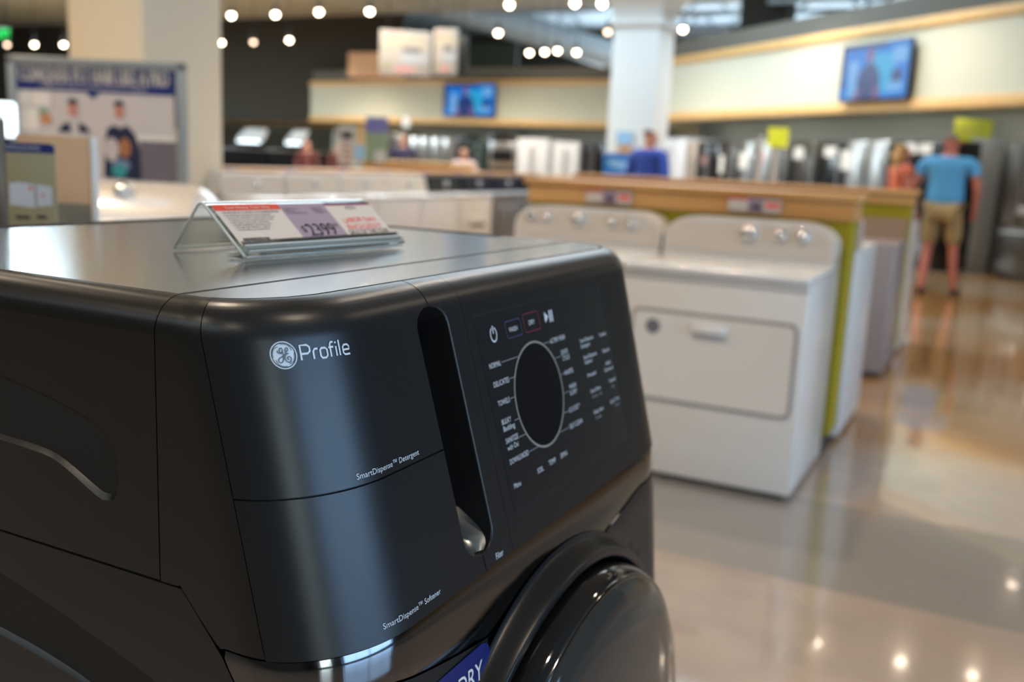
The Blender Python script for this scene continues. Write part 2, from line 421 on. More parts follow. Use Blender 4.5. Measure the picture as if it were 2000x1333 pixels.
# bulkhead running round the back of the shop: cream fascia, oak trims, grey upstand
def fascia(name, p, q, z0=2.25, z1=3.43, thick=.5, top=.42, mat=None, trim_=True):
    p = Vector((p[0], p[1], 0)); q = Vector((q[0], q[1], 0)); d = (q-p).normalized(); L = (q-p).length
    n = Vector((-d.y, d.x, 0))
    if n.dot(p-CAM) < 0: n = -n
    mt = Matrix(((d.x, n.x, 0, p.x), (d.y, n.y, 0, p.y), (0, 0, 1, 0), (0, 0, 0, 1)))
    g = G().mat(mat or M['fascia']).box(0, L, 0, thick, z0, z1, mtx=mt); g.mat(M['grey_wall']).box(0, L, .1, thick+.2, z1, z1+top, mtx=mt)
    structure(g, name)
    g = G().mat(M['oak_pale']).box(-.02, L+.02, -.05, .02, z0-.02, z0+.14, mtx=mt, bev=.01).box(-.02, L+.02, -.05, .02, z1-.06, z1+.08, mtx=mt, bev=.01)
    structure(g, 'trim_'+name.split('_', 1)[1])
    g = G().mat(M['recess_wall']).box(0, L, .95, 1.05, 0, z0, mtx=mt).box(0, L, .3, 1.05, z0-.02, z0+.05, mtx=mt)
    structure(g, name.replace('fascia', 'wall'))
    return mt, L
F0 = (4.2, 10.16); F1 = (.51, 13.55); F2 = (-6.45, 19.95); F3 = (-8.6, 24.6); F4 = (-16.6, 25.0); F5 = (-20.6, 25.9)
mtR, LR = fascia('fascia_right', F2, F0)
mtB, LB = fascia('fascia_far', F4, F3)
fascia('fascia_corner', F3, F2)
fascia('fascia_middle', F5, F4)
fascia('fascia_left', (-35.8, 31.0), (-20.6, 31.0), z0=2.25, z1=3.6, mat=M['fascia'])
g = G().mat(M['green_wall']).box(-35.9, -16.7, 33.2, 33.3, 0, 5.6); structure(g, 'wall_green_recess')
# square shaft above the right bulkhead
b = at(1476, 40, 19.5)
g = G().mat(M['dark_wall']).box(b.x-.48, b.x+.48, b.y+.6, b.y+1.5, 3.4, 6.3); structure(g, 'wall_shaft')
# pale orange box wall beyond, under the hanging posters
b0 = at(680, 132, 27.5); b1 = at(800, 132, 27.5)
g = G().mat(mk('peach_wall', (.62, .38, .22), .8)).box(b0.x, b1.x, b0.y, b0.y+.6, 3.4, 4.05); structure(g, 'wall_peach')

# round white-grey duct and roof joists in the open roof
p0 = at(850, 2, 31); p1 = at(1225, 118, 36)
g = G().cyl(p0, p1, .48, n=28)
tag(g.build('air_duct', M['duct']), 'thick pale air duct running diagonally under the open roof', 'duct')
jo = []
for i, (px, py, d0, qx, qy, d1) in enumerate(((880, 62, 36, 1190, 96, 36), (930, 30, 31, 1230, 40, 31), (960, 12, 28, 1260, 20, 28), (1290, 70, 29, 1470, 75, 29),
                                              (1290, 35, 25, 1500, 38, 25), (1500, 28, 22, 1760, 18, 22), (1290, 95, 33, 1440, 96, 33), (1500, 8, 19.5, 1760, -4, 19.5), (745, 45, 33, 880, 45, 33))):
    a = at(px, py, d0); b = at(qx, qy, d1); b.z = a.z; b.y = a.y
    t = thing('roof_joist', '', 'roof joist', (a.x, a.y, a.z), group='steel joists under the open roof')
    t['label'] = 'blue-grey open web steel joist under the open roof'
    L = b.x-a.x; G().box(0, L, -.05, .05, .0, .09).build('bottom_chord', M['joist'], t)
    G().box(0, L, -.05, .05, .62, .7).build('top_chord', M['joist'], t)
    g = G(); n = max(4, int(L/.55))
    for k in range(n): g.cyl((L*k/n, 0, .05 if k % 2 else .64), (L*(k+1)/n, 0, .64 if k % 2 else .05), .03, n=6)
    g.build('web', M['joist'], t)

# ---- pillars
pc = at(285, 300, 6.35)
g = G().box(pc.x-.70, pc.x, pc.y, pc.y+.70, 0, 5.6, bev=.006); structure(g, 'pillar_left', M['pillar_cream'])
a = at_y(1184, 290, 12.9); b = at_y(1272, 290, 12.9)
g = G().box(a.x, b.x, 12.9, 12.9+(b.x-a.x), 0, 3.25, bev=.01)
g.box(a.x-.04, b.x+.04, 12.86, 12.94+(b.x-a.x), 3.2, 3.3, bev=.01)
cx, cyy, hw = (a.x+b.x)/2, 12.9+(b.x-a.x)/2, (b.x-a.x)/2
prof = [(hw, 3.3), (hw+.03, 3.45), (hw+.09, 3.58), (hw+.20, 3.68), (hw+.32, 3.72), (hw+.32, 5.6)]
for (r0, z0), (r1, z1) in zip(prof, prof[1:]):
    c0 = [(cx-r0, cyy-r0, z0), (cx+r0, cyy-r0, z0), (cx+r0, cyy+r0, z0), (cx-r0, cyy+r0, z0)]; c1 = [(cx-r1, cyy-r1, z1), (cx+r1, cyy-r1, z1), (cx+r1, cyy+r1, z1), (cx-r1, cyy+r1, z1)]
    for i in range(4): g.poly([c0[i], c0[(i+1) % 4], c1[(i+1) % 4], c1[i]])
structure(g, 'pillar_white', M['pillar_white'])
PW = (a.x, b.x)

# ---- ceiling track lamps: rows hang at 4.2 m
def make_track():
    t = thing('track_lamp', 'small round track lamp glowing under the dark ceiling', 'ceiling lamp', (0, 0, 0), group='glowing track lamps')
    G().cyl((0, 0, .02), (0, 0, .20), .055, .05, 14).build('lamp_housing', M['plastic_black'], t)
    G().cyl((0, 0, .2), (0, 0, 1.38), .008, n=6).build('stem', M['plastic_black'], t)
    bb = bmesh.new(); bmesh.ops.create_icosphere(bb, subdivisions=3, radius=.060)
    g = G().mat(M['bulb']); g.take(bb, None, True); g.build('bulb', None, t)
    return t
tr = None
for i, (px, py) in enumerate(((452, 30), (538, 28), (623, 23), (722, 22), (432, 83), (495, 82), (565, 78), (995, 9), (1123, 6), (1176, 7), (973, 64), (1034, 103),
                              (1064, 101), (1089, 99), (1126, 102), (1187, 62), (1290, 97), (1334, 57), (14, 87), (67, 87), (124, 87))):
    p = at_z(px, py, 4.2)
    if tr is None: tr = make_track(); tr.location = p
    else: c_ = copy_tree(tr, p)
    if i in (5, 15, 18):
        for q in kids(c_):
            if q.name.startswith('bulb'): q.data = q.data.copy(); q.data.materials[0] = M['bulb_dim']

for x, y in ((-1.26, 10.6), (-.90, 10.75), (.04, 10.8), (.79, 10.9), (1.2, 14.0)):
    copy_tree(tr, (x, y, 4.2), label='track lamp high over the aisle, seen only as a glint in the polished floor')['group'] = 'track lamps mirrored in the floor'
# ---- olive partitions topped with oak ledges
def partition(name_label, x0, x1, y0, y1, ztop, ledge_label, over=.035, band=.10, pale=False, board_over=None):
    t = thing('display_partition', name_label, 'partition', ((x0+x1)/2, (y0+y1)/2, 0))
    hx, hy = (x1-x0)/2, (y1-y0)/2
    G().box(-hx, hx, -hy, hy, .10, ztop-.02).build('panel', M['green'], t)
    G().box(-hx+.02, hx-.02, -hy+.02, hy-.02, 0, .10).build('kickplate', M['kick'], t)
    g = G().box(-hx-over, hx+over, -hy-over, hy+over, ztop-.03, ztop, bev=.006); g.build('ledge', M['oak_pale'] if pale else M['oak'], t)
    G().box(-hx-over*.4, hx+over*.4, -hy-over*.4, hy+over*.4, ztop-band, ztop-.031).build('trim_board', M['oak'], t)
    return t
partition('olive green partition with oak ledge directly behind the two nearest white dryers', -1.66, -.11, 4.0, 4.25, 1.19, '', band=.115)
partition('olive green partition farther down the aisle, beside the man in the sky blue tee', -2.6, -.10, 6.78, 7.0, 1.19, '')
partition('long oak-topped partition behind the receding row of washers', -4.98, -4.74, 4.62, 10.4, 1.12, '', over=.05, band=.10)
q0 = at_y(985, 338, 10.7); q1 = at_y(1140, 345, 10.7)
partition('short oak-topped partition at the far end of the washer row', -4.7, q1.x, 10.6, 10.85, q1.z, '', pale=True)
q0 = at_y(712, 314, 11.5); q1 = at_y(882, 320, 11.5)
partition('low pale-topped counter beyond the middle of the washer row', q0.x, q1.x, 11.5, 12.1, q1.z, '', pale=True, band=.12)
# ================================================================== the dark combo washer dryer in front
WW, TT, RR, CA, CB, ZB = .711, 1.175, .025, .10, .075, .937
F1_ = .150-.25*(TT-RR-.93); FE_ = F1_-.0315
def lev(v):
    if v < 0: z = ZB+v*.1; return z, .14825+.09*min(ZB-z, .2), 0.
    if v <= 1: z = ZB+(TT-RR-ZB)*v; return z, .150-.25*(z-.93), 0.
    t = min(v-1, 1); b0, b1, b2, b3 = (1-t)**3, 3*t*(1-t)**2, 3*t*t*(1-t), t**3; z0 = TT-RR
    z = b0*z0+b1*(z0+.0145)+b2*TT+b3*TT; f = b0*F1_+b1*(F1_-.0036)+b2*(FE_+.0165)+b3*FE_
    return z, f, RR*(1-math.sqrt(max(0, 1-min(1, (z-z0)/RR)**2)))
def vround(z):
    lo, hi = 1., 2.
    for _ in range(30):
        m_ = (lo+hi)/2
        if lev(m_)[0] < z: lo = m_
        else: hi = m_
    return lo
SL = 1+(WW-2*CA)
def surf(s, v):
    z, f, i = lev(v); a = CA-i; b = CB-i
    def left(s):
        if s <= 0: return i, -(f-b)*(1+s)
        t = s*pi/2; return i+a*(1-cos(t)), -(f-b)-b*sin(t)
    if s <= 1: x, y = left(s)
    elif s < SL: x, y = CA+(s-1), -f
    else: x, y = left(SL+1-s); x = WW-x
    return Vector((x, y, z))
def snorm(s, v):
    e = 1e-4; a = surf(s+e, v)-surf(s-e, v); b = surf(s, v+e)-surf(s, v-e); n = a.cross(b)
    if n.length < 1e-14: return Vector((0, -1, 0))
    return n.normalized()
def soff(s, v, d): return surf(s, v)+snorm(s, v)*d
def z2v(z): return (z-ZB)/(TT-RR-ZB) if z >= ZB else (z-ZB)/.1
def x2s(x):
    if x < CA: return math.acos(max(-1, 1-x/CA))/(pi/2)
    if x > WW-CA: return SL+1-math.acos(max(-1, 1-(WW-x)/CA))/(pi/2)
    return 1+x-CA
# arc length along the corner so that lettering keeps its shape
_arc = [0.]
for k in range(1, 201):
    _arc.append(_arc[-1]+(surf(k/200, .8)-surf((k-1)/200, .8)).length)
def arc2s(a):
    if a >= _arc[-1]: return 1+a-_arc[-1]
    for k in range(1, 201):
        if _arc[k] >= a: return (k-1+(a-_arc[k-1])/(_arc[k]-_arc[k-1]))/200
def s2arc(s): return _arc[-1]+s-1 if s >= 1 else _arc[int(s*200)]
def on_panel(d): return lambda u, z: soff(x2s(u), z2v(z), d)
def on_arc(d): return lambda u, z: soff(arc2s(u), z2v(z), d)

WM = thing('washer_dryer', 'dark graphite washer dryer combo in the foreground with a price card on top', 'washing machine', (0, 0, 0), pi/2)
LEAN = lambda z: .065*(1.155-min(z, 1.155))
# handle slot outline
SC = lambda z: .1965+LEAN(z)
SZ0, SZ1, SHW = .9525, 1.157, .0228
def slot_hw(z, hw=SHW, e=0.):
    r_ = .020; z1 = SZ1+e; z0 = SZ0-e
    if z > z1-r_: q = (z-(z1-r_))/r_; return hw*math.sqrt(max(0, 1-q**2.4))
    if z < z0+r_: q = ((z0+r_)-z)/r_; return hw*math.sqrt(max(0, 1-q**2.4))
    return hw
RIM = .0016
def zs_between(z0, z1, n=14):
    """sample heights, dense at the rounded slot ends, as surface v"""
    s_ = {z0, z1}
    for k in range(n+1): s_.add(z0+(z1-z0)*k/n)
    for e in (SZ0-RIM, SZ1+RIM):
        for k in range(14):
            q = .021*(1-cos(pi/2*k/13)); s_.add(e+q if e < 1 else e-q)
    return sorted(q for q in s_ if z0-1e-9 <= q <= z1+1e-9)
def rows_mesh(g, rows, n=24, skirt=.0035, off=0.):
    """rows: (v, s_left, s_right); surface plus a skirt going inward"""
    P = [[soff(sl+(sr-sl)*k/n, v, off) for k in range(n+1)] for v, sl, sr in rows]
    g.grid(P)
    if skirt:
        I = [[soff(sl+(sr-sl)*k/n, v, off-skirt) for k in range(n+1)] for v, sl, sr in rows]
        g.grid([P[0], I[0]], False); g.grid([P[-1], I[-1]], False)
        g.grid([[p[0] for p in P], [p[0] for p in I]], False); g.grid([[p[-1] for p in P], [p[-1] for p in I]], False)
    return g
SD = .165; GAP = .0007
def right_of_drawer(z):
    h = slot_hw(z, SHW+RIM, RIM); return x2s(SC(z)-(h if h > 1e-4 and SZ0-RIM <= z <= SZ1+RIM else GAP))
def left_of_filter(z):
    h = slot_hw(z, SHW+RIM, RIM); return x2s(SC(z)+(h if h > 1e-4 and SZ0-RIM <= z <= SZ1+RIM else GAP))
ZSPLIT = 1.0462
def zrows(z0, z1, fl, fr):
    out_ = []
    for z in zs_between(z0, min(z1, TT-RR)): out_.append((z2v(z), fl(z), fr(z)))
    if z1 > TT-RR:
        extra = [1+k/12 for k in range(1, 13)]
        ze = [q for q in zs_between(TT-RR+1e-4, TT-1e-4)]
        allv = sorted(set(extra+[vround(q) for q in ze]))
        for v in allv:
            if v > z1v: continue
            z = lev(v)[0]; out_.append((v, fl(z), fr(z)))
    return out_
z1v = 1.985
# (n of columns) drawer fronts
dl = lambda z: SD
g = G(); rows_mesh(g, zrows(ZSPLIT+GAP, 2, dl, right_of_drawer), 40)
det = g.build('detergent_drawer', M['graphite_front'], WM)
g = G(); rows_mesh(g, zrows(ZB+.0004, ZSPLIT-GAP, dl, right_of_drawer), 40)
sof = g.build('softener_drawer', M['graphite_front'], WM); sof['label'] = 'lower graphite drawer front marked SmartDispense Softener'
det['label'] = 'upper graphite drawer front with white maker badge'
LX = lambda z: .2462+LEAN(z)
g = G(); rows_mesh(g, zrows(ZB+.0004, 2, left_of_filter, lambda z: x2s(LX(z)-.0003)), 8)
flt = g.build('filter_door', M['graphite_front'], WM)
# fascia right of the line, with the glass panel's opening covered by the panel itself
g = G(); rows_mesh(g, zrows(ZB+.0004, 2, lambda z: x2s(LX(z)+.0003), lambda z: SL+1-.0), 60)
# right cheek back to the seam
P = []
for k in range(25):
    v = 2*k/24; P.append([surf(SL+1+j/8, v) for j in range(9)])
g.grid(P); fas = g.build('control_fascia', M['graphite_front'], WM)
# left cheek with its stepped lower edge
g = G(); P = []
sc_cols = [-1+.004+(k/20)*(SD-GAP*8+1-.004) for k in range(21)]
def vlow(y):
    z = .9735 if y > -.020 else (.9735+(.932-.9735)*min(1, (-.020-y)/.034) if y > -.054 else ZB+.0004)
    return max(z+(.0013 if y < -.0195 else .0002), ZB+.0004)
for s in sc_cols:
    y = surf(s, .1).y
    v0 = z2v(vlow(y)); P.append([surf(s, v0+(1-v0)*k/10) for k in range(11)]+[surf(s, 1+k/10) for k in range(1, 11)])
g.grid(P)
I = [[p for p in row] for row in P]
g.build('side_cheek', M['graphite'], WM)
# flat top strip of the console
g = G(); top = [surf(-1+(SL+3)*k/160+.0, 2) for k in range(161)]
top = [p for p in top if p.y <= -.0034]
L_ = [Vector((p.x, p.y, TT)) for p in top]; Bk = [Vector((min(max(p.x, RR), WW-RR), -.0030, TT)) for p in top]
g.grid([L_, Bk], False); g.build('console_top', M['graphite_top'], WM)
# black liner seen in the seams
def liner_z(s, v): return soff(s, v, -.0028)
g = G()
hole = lambda z: slot_hw(z, SHW, 0) if SZ0 < z < SZ1 else 0
def liner_rows(fl, fr, n, g, v1=1.98):
    P = []
    zz = zs_between(ZB-.002, TT-RR); vv = [z2v(max(z, ZB)) for z in zz]+[1+k/14 for k in range(1, 14)]
    for v in vv:
        z = lev(v)[0]; a, b = fl(z), fr(z); P.append([soff(a+(b-a)*k/n, v, -.0028) for k in range(n+1)])
    g.grid(P)
liner_rows(lambda z: -.985, lambda z: x2s(SC(z)-hole(z)), 50, g)
liner_rows(lambda z: x2s(SC(z)+hole(z)), lambda z: SL+1.0, 40, g)
lp_ = [(.0025, .96), (.0025, 1.05), (.0025, TT-RR)]+[(RR-(RR-.0025)*cos(t), TT-RR+(RR-.0025)*sin(t)) for t in [pi/2*k/10 for k in range(1, 11)]]
lp_ += [(WW-x, z) for x, z in lp_[::-1]]
g.grid([[Vector((x, -.006, z)) for x, z in lp_], [Vector((x, .010, z)) for x, z in lp_]])
g.build('seam_liner', M['gap'], WM)
# recessed grip slot
g = G()
loopz = zs_between(SZ0, SZ1, 10)
def slot_loop(e, depth):
    """boundary loop of the slot grown by e, pushed inward by depth"""
    c0 = (SZ0+SZ1)/2; L = []
    zz = []
    n = 26
    r_ = .020
    tops = []
    z1 = SZ1+e; z0 = SZ0-e; hw = SHW+e
    for k in range(n+1):                       # right side going down then left side going up
        q = k/n
        if q < .32: t = q/.32; z = z1-r_*(1-sin(pi/2*t)) if False else z1-r_*(1-cos(pi/2*t))
        elif q > .68: t = (1-q)/.32; z = z0+r_*(1-cos(pi/2*t))
        else: z = (z1-r_)+((z0+r_)-(z1-r_))*(q-.32)/.36
        zz.append(z)
    for z in zz: L.append((SC(z)+slot_hw(z, hw, e), z))
    for z in zz[::-1][1:-1]: L.append((SC(z)-slot_hw(z, hw, e), z))
    return [soff(x2s(x), z2v(z) if z <= TT-RR else vround(z), -depth) for x, z in L]
rings = [slot_loop(RIM*cos(t*pi/2/5), RIM*(1-cos(pi/2))*0+RIM*sin(t*pi/2/5)) for t in range(6)]
rings = [slot_loop(RIM*(1-sin(t*pi/2/5)), RIM*(1-cos(t*pi/2/5))) for t in range(6)]
rings += [slot_loop(-.0006, .012), slot_loop(-.0012, .030)]
rings = [r_+[r_[0]] for r_ in rings]
g.mat(M['graphite']).grid(rings[:6]); g.mat(M['panel_black']).grid(rings[5:])
fl_ = rings[-1][:-1]; cen = sum(fl_, Vector())/len(fl_)
for i in range(len(fl_)): g.poly([fl_[i], fl_[(i+1) % len(fl_)], cen])
# sloping scoop at the bottom of the slot
g.mat(M['graphite_top'])
zc = [SZ0+.001+.034*k/10 for k in range(11)]
Pz = []
for k, z in enumerate(zc):
    hw = slot_hw(z, SHW-.001); d = .003+.026*(k/10)**1.3
    Pz.append([soff(x2s(SC(z)-hw+2*hw*j/8), z2v(z), -d-.004*(1-(j/4-1)**2)) for j in range(9)])
g.grid(Pz)
gs = g.build('grip_slot', None, WM); gs['label'] = 'deep black vertical grip slot'

# glass control panel
PX0 = lambda z: .2610+.075*(1.142-z); PX1 = lambda z: .5480+.09*(1.142-z)
PZ0, PZ1 = .9660, 1.1405
def panel_rows(e, n=30):
    rows = []; r_ = .006
    zz = [PZ0-e+(PZ1-PZ0+2*e)*k/n for k in range(n+1)]+[PZ0-e+r_*(1-cos(pi/2*k/6)) for k in range(7)]+[PZ1+e-r_*(1-cos(pi/2*k/6)) for k in range(7)]
    for z in sorted(set(zz)):
        c_ = 0
        for q in (z-(PZ0-e), (PZ1+e)-z):
            if q < r_: c_ = r_-math.sqrt(max(0, r_*r_-(r_-q)**2))
        rows.append((z2v(z), x2s(PX0(z)-e+c_), x2s(PX1(z)+e-c_)))
    return rows
g = G(); rows_mesh(g, panel_rows(.0009), 10, 0, .00012); g.build('panel_seam', M['gap'], WM)
g = G(); rows_mesh(g, panel_rows(0), 10, 0, .0004); gp = g.build('control_panel', M['panel_black'], WM); gp['label'] = 'glossy black touch panel with printed cycle names'
DX, DZ, DR = .3612, 1.0555, .0510
op = on_panel
g = G(); fn = op(.0008)
cir = [(DX+DR*cos(2*pi*k/72), DZ+DR*.96*sin(2*pi*k/72)) for k in range(72)]
ribbon(g, cir, .0018, op(.0010), True); g.build('screen_ring', M['rim_grey'], gp)
g = G(); g.poly([fn(x, z) for x, z in cir]); g.build('round_screen', M['gloss_black'], gp)
# print
g = G().mat(M['print_white']); fn = op(.0012)
def T(t, x0, x1, z, h=.0046, align='L'): letters(g, t, fn, x0, z-h/2, h, width=x1-x0)
T('NORMAL', .2731, .2946, 1.0960); T('DELICATES', .2752, .3043, 1.0795); T('TOWELS', .2768, .2990, 1.0626)
T('BULKY', .2778, .2955, 1.0460); T('Bedding', .2786, .3002, 1.0398); T('SANITIZE', .2790, .3030, 1.0290); T('with Oxi', .2798, .3009, 1.0226)
T('DOWNLOADED', .2798, .3171, 1.0104)
T('ACTIVE WEAR', .4012, .4375, 1.0995); T('QUICK', .4224, .4389, 1.0852); T('CYCLE', .4237, .4405, 1.0790); T('WHITES', .4214, .4434, 1.0646)
T('WASH', .4278, .4447, 1.0496); T('& DRY', .4277, .4451, 1.0434); T('ECO COOL\u2122', .4184, .4449, 1.0278); T('SELF CLEAN', .4133, .4448, 1.0124)
T('SOIL', .3283, .3409, .9897); T('TEMP', .3538, .3692, .9906); T('SPIN', .3813, .3962, .9906); T('Menu', .2797, .2926, .9891)
T('WASH', .3207, .3377, 1.1214, .0044); T('DRY', .3628, .3755, 1.1226, .0044)
for a_, b_, z, t in ((.4733, .5088, 1.0896, 'SmartDispense'), (.4734, .4974, 1.0837, 'Detergent'), (.4753, .5110, 1.0718, 'SmartDispense'), (.4757, .4970, 1.0665, 'Softener'),
                     (.4778, .5010, 1.0525, 'Prewash'), (.4790, .5064, 1.0355, 'Extra Rinse'), (.4777, .5053, 1.0133, 'Delay Start'),
                     (.5261, .5460, 1.0884, 'Tumble'), (.5286, .5489, 1.0706, 'Steam'), (.5314, .5454, 1.0565, 'Add'), (.5252, .5511, 1.0500, 'Garment'),
                     (.5332, .5523, 1.0370, 'Sound'), (.5259, .5535, 1.0150, 'Cycle Time')): T(t, a_, b_, z, .0040)
# power, play and pause signs
g.build('panel_print', None, gp); g = G().mat(M['print_white'])
pw = [(.2907+.0056*cos(t), 1.1215+.0062*sin(t)) for t in [pi/2+.45+(2*pi-.9)*k/30 for k in range(31)]]
ribbon(g, pw, .0014, fn); ribbon(g, [(.2907, 1.1222), (.2907, 1.1292)], .0015, fn)
g.build('power_symbol', None, gp); g = G().mat(M['print_white'])
g.poly([fn(.3985, 1.1288), fn(.3985, 1.1180), fn(.4068, 1.1234)])
for x in (.4092, .4142): g.poly([fn(x, 1.1290), fn(x+.0028, 1.1290), fn(x+.0028, 1.1176), fn(x, 1.1176)])
g.build('play_pause_symbol', None, gp)
g = G().mat(M['print_grey'])
for tx, tz in ((.2960, 1.0960), (.3053, 1.0797), (.3000, 1.0628), (.3012, 1.0430), (.3045, 1.0270), (.3185, 1.0104),
               (.3995, 1.0995), (.4214, 1.0822), (.4205, 1.0646), (.4265, 1.0460), (.4175, 1.0278), (.4120, 1.0124)):
    hx_ = math.sqrt(max(0, (DR+.001)**2-((tz-DZ)/.96)**2)); cx_ = DX-hx_ if tx < DX else DX+hx_
    ribbon(g, [(cx_, tz), (tx, tz)], .0006, fn)
for t, a_, b_, z in (('Hold 3s', .5010, .5080, 1.029), ('3 sec', .4800, .4960, 1.0295), ('3 sec', .4800, .4960, 1.0070), ('On', .5370, .5450, 1.030), ('3 sec', .5380, .5520, 1.009)): T(t, a_, b_, z, .0035)
g.build('panel_fine_print', None, gp)
def rrect(x0, x1, z0, z1, r_, lean=0):
    P = []
    for cx_, cz_, a0 in ((x1-r_, z1-r_, 0), (x0+r_, z1-r_, 90), (x0+r_, z0+r_, 180), (x1-r_, z0+r_, 270)):
        for k in range(6): t = R(a0+90*k/5); P.append((cx_+r_*cos(t), cz_+r_*sin(t)))
    return [(x+lean*(z1-z), z) for x, z in P]
g = G().mat(M['blue_dim']); ribbon(g, rrect(.3140, .3455, 1.1142, 1.1294, .003, .1), .0008, fn, True); g.mat(M['red_dim']); ribbon(g, rrect(.3512, .3846, 1.1145, 1.1317, .003, .1), .0008, fn, True)
g.build('button_outline', None, gp)

# maker's badge and lettering on the drawers
cu, cz, cr = s2arc(.557), 1.1407, .0092
fa = on_arc(.0004)
g = G().mat(M['print_silver'])
g.poly([fa(cu+cr*.84*cos(2*pi*k/48), cz+cr*.84*sin(2*pi*k/48)) for k in range(48)])
fb = on_arc(.0005); ribbon(g, [(cu+cr*.96*cos(2*pi*k/64), cz+cr*.96*sin(2*pi*k/64)) for k in range(64)], cr*.08, fb, True)
g.mat(M['logo_ink']); fc = on_arc(.0008)
def gl(px, py): u_ = (px-545)/250; v_ = -(py-540)/262; v_ -= .2*u_; u_ += -.26*(-v_)*1.0 if False else .24*v_; return (cu+u_*cr*.97, cz+v_*cr*.97)
for st in ([(415, 470), (425, 505), (460, 515), (505, 490), (512, 445), (490, 412), (462, 425), (455, 470), (480, 515), (515, 500), (528, 480)],
           [(530, 500), (545, 560), (545, 630), (522, 680), (487, 692), (458, 672), (455, 640), (480, 602), (530, 560), (585, 505)],
           [(570, 470), (565, 435), (578, 400), (600, 390), (615, 410), (605, 450), (580, 485), (595, 498), (640, 492)],
           [(610, 495), (580, 530), (572, 580), (590, 630), (635, 657), (680, 642), (697, 600), (680, 560), (645, 550), (622, 575), (635, 610), (655, 600)]):
    ribbon(g, smoothpts([gl(*p) for p in st], 5), cr*.075, fc)
for a0, a1, px_ in ((100, 8, 0), (10, -82, 0), (-80, -172, 0), (190, 98, 0)):
    arc_ = [(cu+cr*(.80-.0*k)*cos(R(a0+(a1-a0)*.80*k/12))*(1 if k < 9 else 1-.03*(k-8)), cz+cr*.80*sin(R(a0+(a1-a0)*.80*k/12))*(1 if k < 9 else 1-.03*(k-8))) for k in range(13)]
    ribbon(g, arc_, cr*.05, fc)
g.build('maker_badge', None, det)
g = G().mat(M['print_silver'])
# rounded squared letters of the model line, drawn as strokes on a 0..1 height
u0 = s2arc(.636); u1 = s2arc(.905); H = .0098; zb = 1.1365; ux = (u1-u0)/4.15
strokes = {0: [[(0, 0), (0, 1), (.52, 1), (.70, .85), (.70, .58), (.52, .42), (0, .42)]],
           1: [[(.95, 0), (.95, .52), (1.08, .68), (1.32, .68)]],
           2: [[(1.50, .14), (1.62, 0), (1.92, 0), (2.06, .14), (2.06, .54), (1.92, .68), (1.62, .68), (1.50, .54), (1.50, .14)]],
           3: [[(2.36, 0), (2.36, .86), (2.46, 1.0), (2.66, 1.0)], [(2.20, .66), (2.64, .66)]],
           4: [[(2.86, 0), (2.86, .68)], [(2.86, .88), (2.86, 1.0)]], 5: [[(3.16, 0), (3.16, 1.08)]],
           6: [[(4.10, .0), (3.62, 0), (3.48, .14), (3.48, .54), (3.62, .68), (3.92, .68), (4.06, .54), (4.06, .34), (3.48, .34)]]}
for st in strokes.values():
    for ln in st: ribbon(g, [(u0+ux*(x+.04), zb+H*z) for x, z in ln], H*.135, fb)
letters(g, 'SmartDispense\u2122 Detergent', on_arc(.0005), s2arc(.805), 1.0510, .0040, width=.0750)
g.build('drawer_lettering', None, det)
g = G().mat(M['print_silver']); letters(g, 'SmartDispense\u2122 Softener', on_arc(.0005), s2arc(.797), .9458, .0040, width=.0715); g.build('drawer_lettering', None, sof)
g = G().mat(M['print_silver']); letters(g, 'Filter', op(.0005), .2290, .9408, .0052, width=.0130); g.build('filter_lettering', None, flt)

# glossy band under the console
def yb(z): return -.058 if z > .93 else -.058-.6*min(.93-z, .03)
def sb(z):
    z_, f, i = lev(z2v(z)); return -1+(-yb(z))/(f-CB)
def zlow(x): return min(.902, .8735+.45*(x-.33)**2)
g = G(); P = []
ncol = 110
for k in range(ncol+1):
    q = k/ncol; row = []
    for j in range(9):
        # iterate the lower edge through x
        s0 = sb(.93); s = s0+(SL+1-s0-s0)*q
        x = surf(s, 0).x; zl = zlow(x); z = (ZB-.0012)+(zl-(ZB-.0012))*j/8
        row.append(soff(s, z2v(z), -.0006-.0016*(abs(j-4)/4)**4))
    P.append(row)
g.grid(P); bd = g.build('chrome_band', M['chrome_dark'], WM); bd['label'] = 'mirror-dark band under the console'
# lower front panel with the soft ridge round the door opening pressed into it
DC = Vector((WW/2, -.1655, .606))
def sm(a, b, x): t = max(0, min(1, (x-a)/(b-a))); return t*t*(3-2*t)
g = G(); P = []
NC, NR = 120, 80
for k in range(NC+1):
    s0 = sb(.90); s = s0+(SL+1-s0-s0)*k/NC; x = surf(s, -1).x; zt = zlow(x)-.0008; row = []
    for j in range(NR+1):
        z = zt+(.06-zt)*(j/NR)
        p = soff(s, z2v(max(z, .72)), .0004 if j > 0 else -.001)
        r_ = math.hypot(p.x-DC.x, z-DC.z)
        y = p.y
        if r_ < .293: y += .05*sm(.293, .283, r_)
        row.append(Vector((p.x, y, z)))
    P.append(row)
g.grid(P); fp = g.build('front_panel', M['graphite_front'], WM)
g = G(); P = []
for k in range(181):
    th_ = 2*pi*k/180; row = []
    for j in range(29):
        r_ = .303-(.303-.2765)*j/28; x = DC.x+r_*sin(th_); z = DC.z+r_*cos(th_)
        y = soff(x2s(x), z2v(max(z, .72)), .0008).y
        if r_ < .2985: ri = sm(.2985, .2890, r_); y = y*(1-ri)-.1770*ri
        if r_ < .2835: y += .035*(1-math.sqrt(max(0, 1-((.2835-r_)/.0072)**2)))
        row.append(Vector((x, y, z)))
    P.append(row)
g.grid(P); g.build('door_surround', M['graphite_front'], WM)
g = G(); g.lathe([(.262, -.03), (.2725, -.004), (.2752, .008), (.2760, .0155), (.2752, .021), (.2730, .027), (.2700, .0325), (.2672, .0350)], DC, (0, -1, 0), 160)
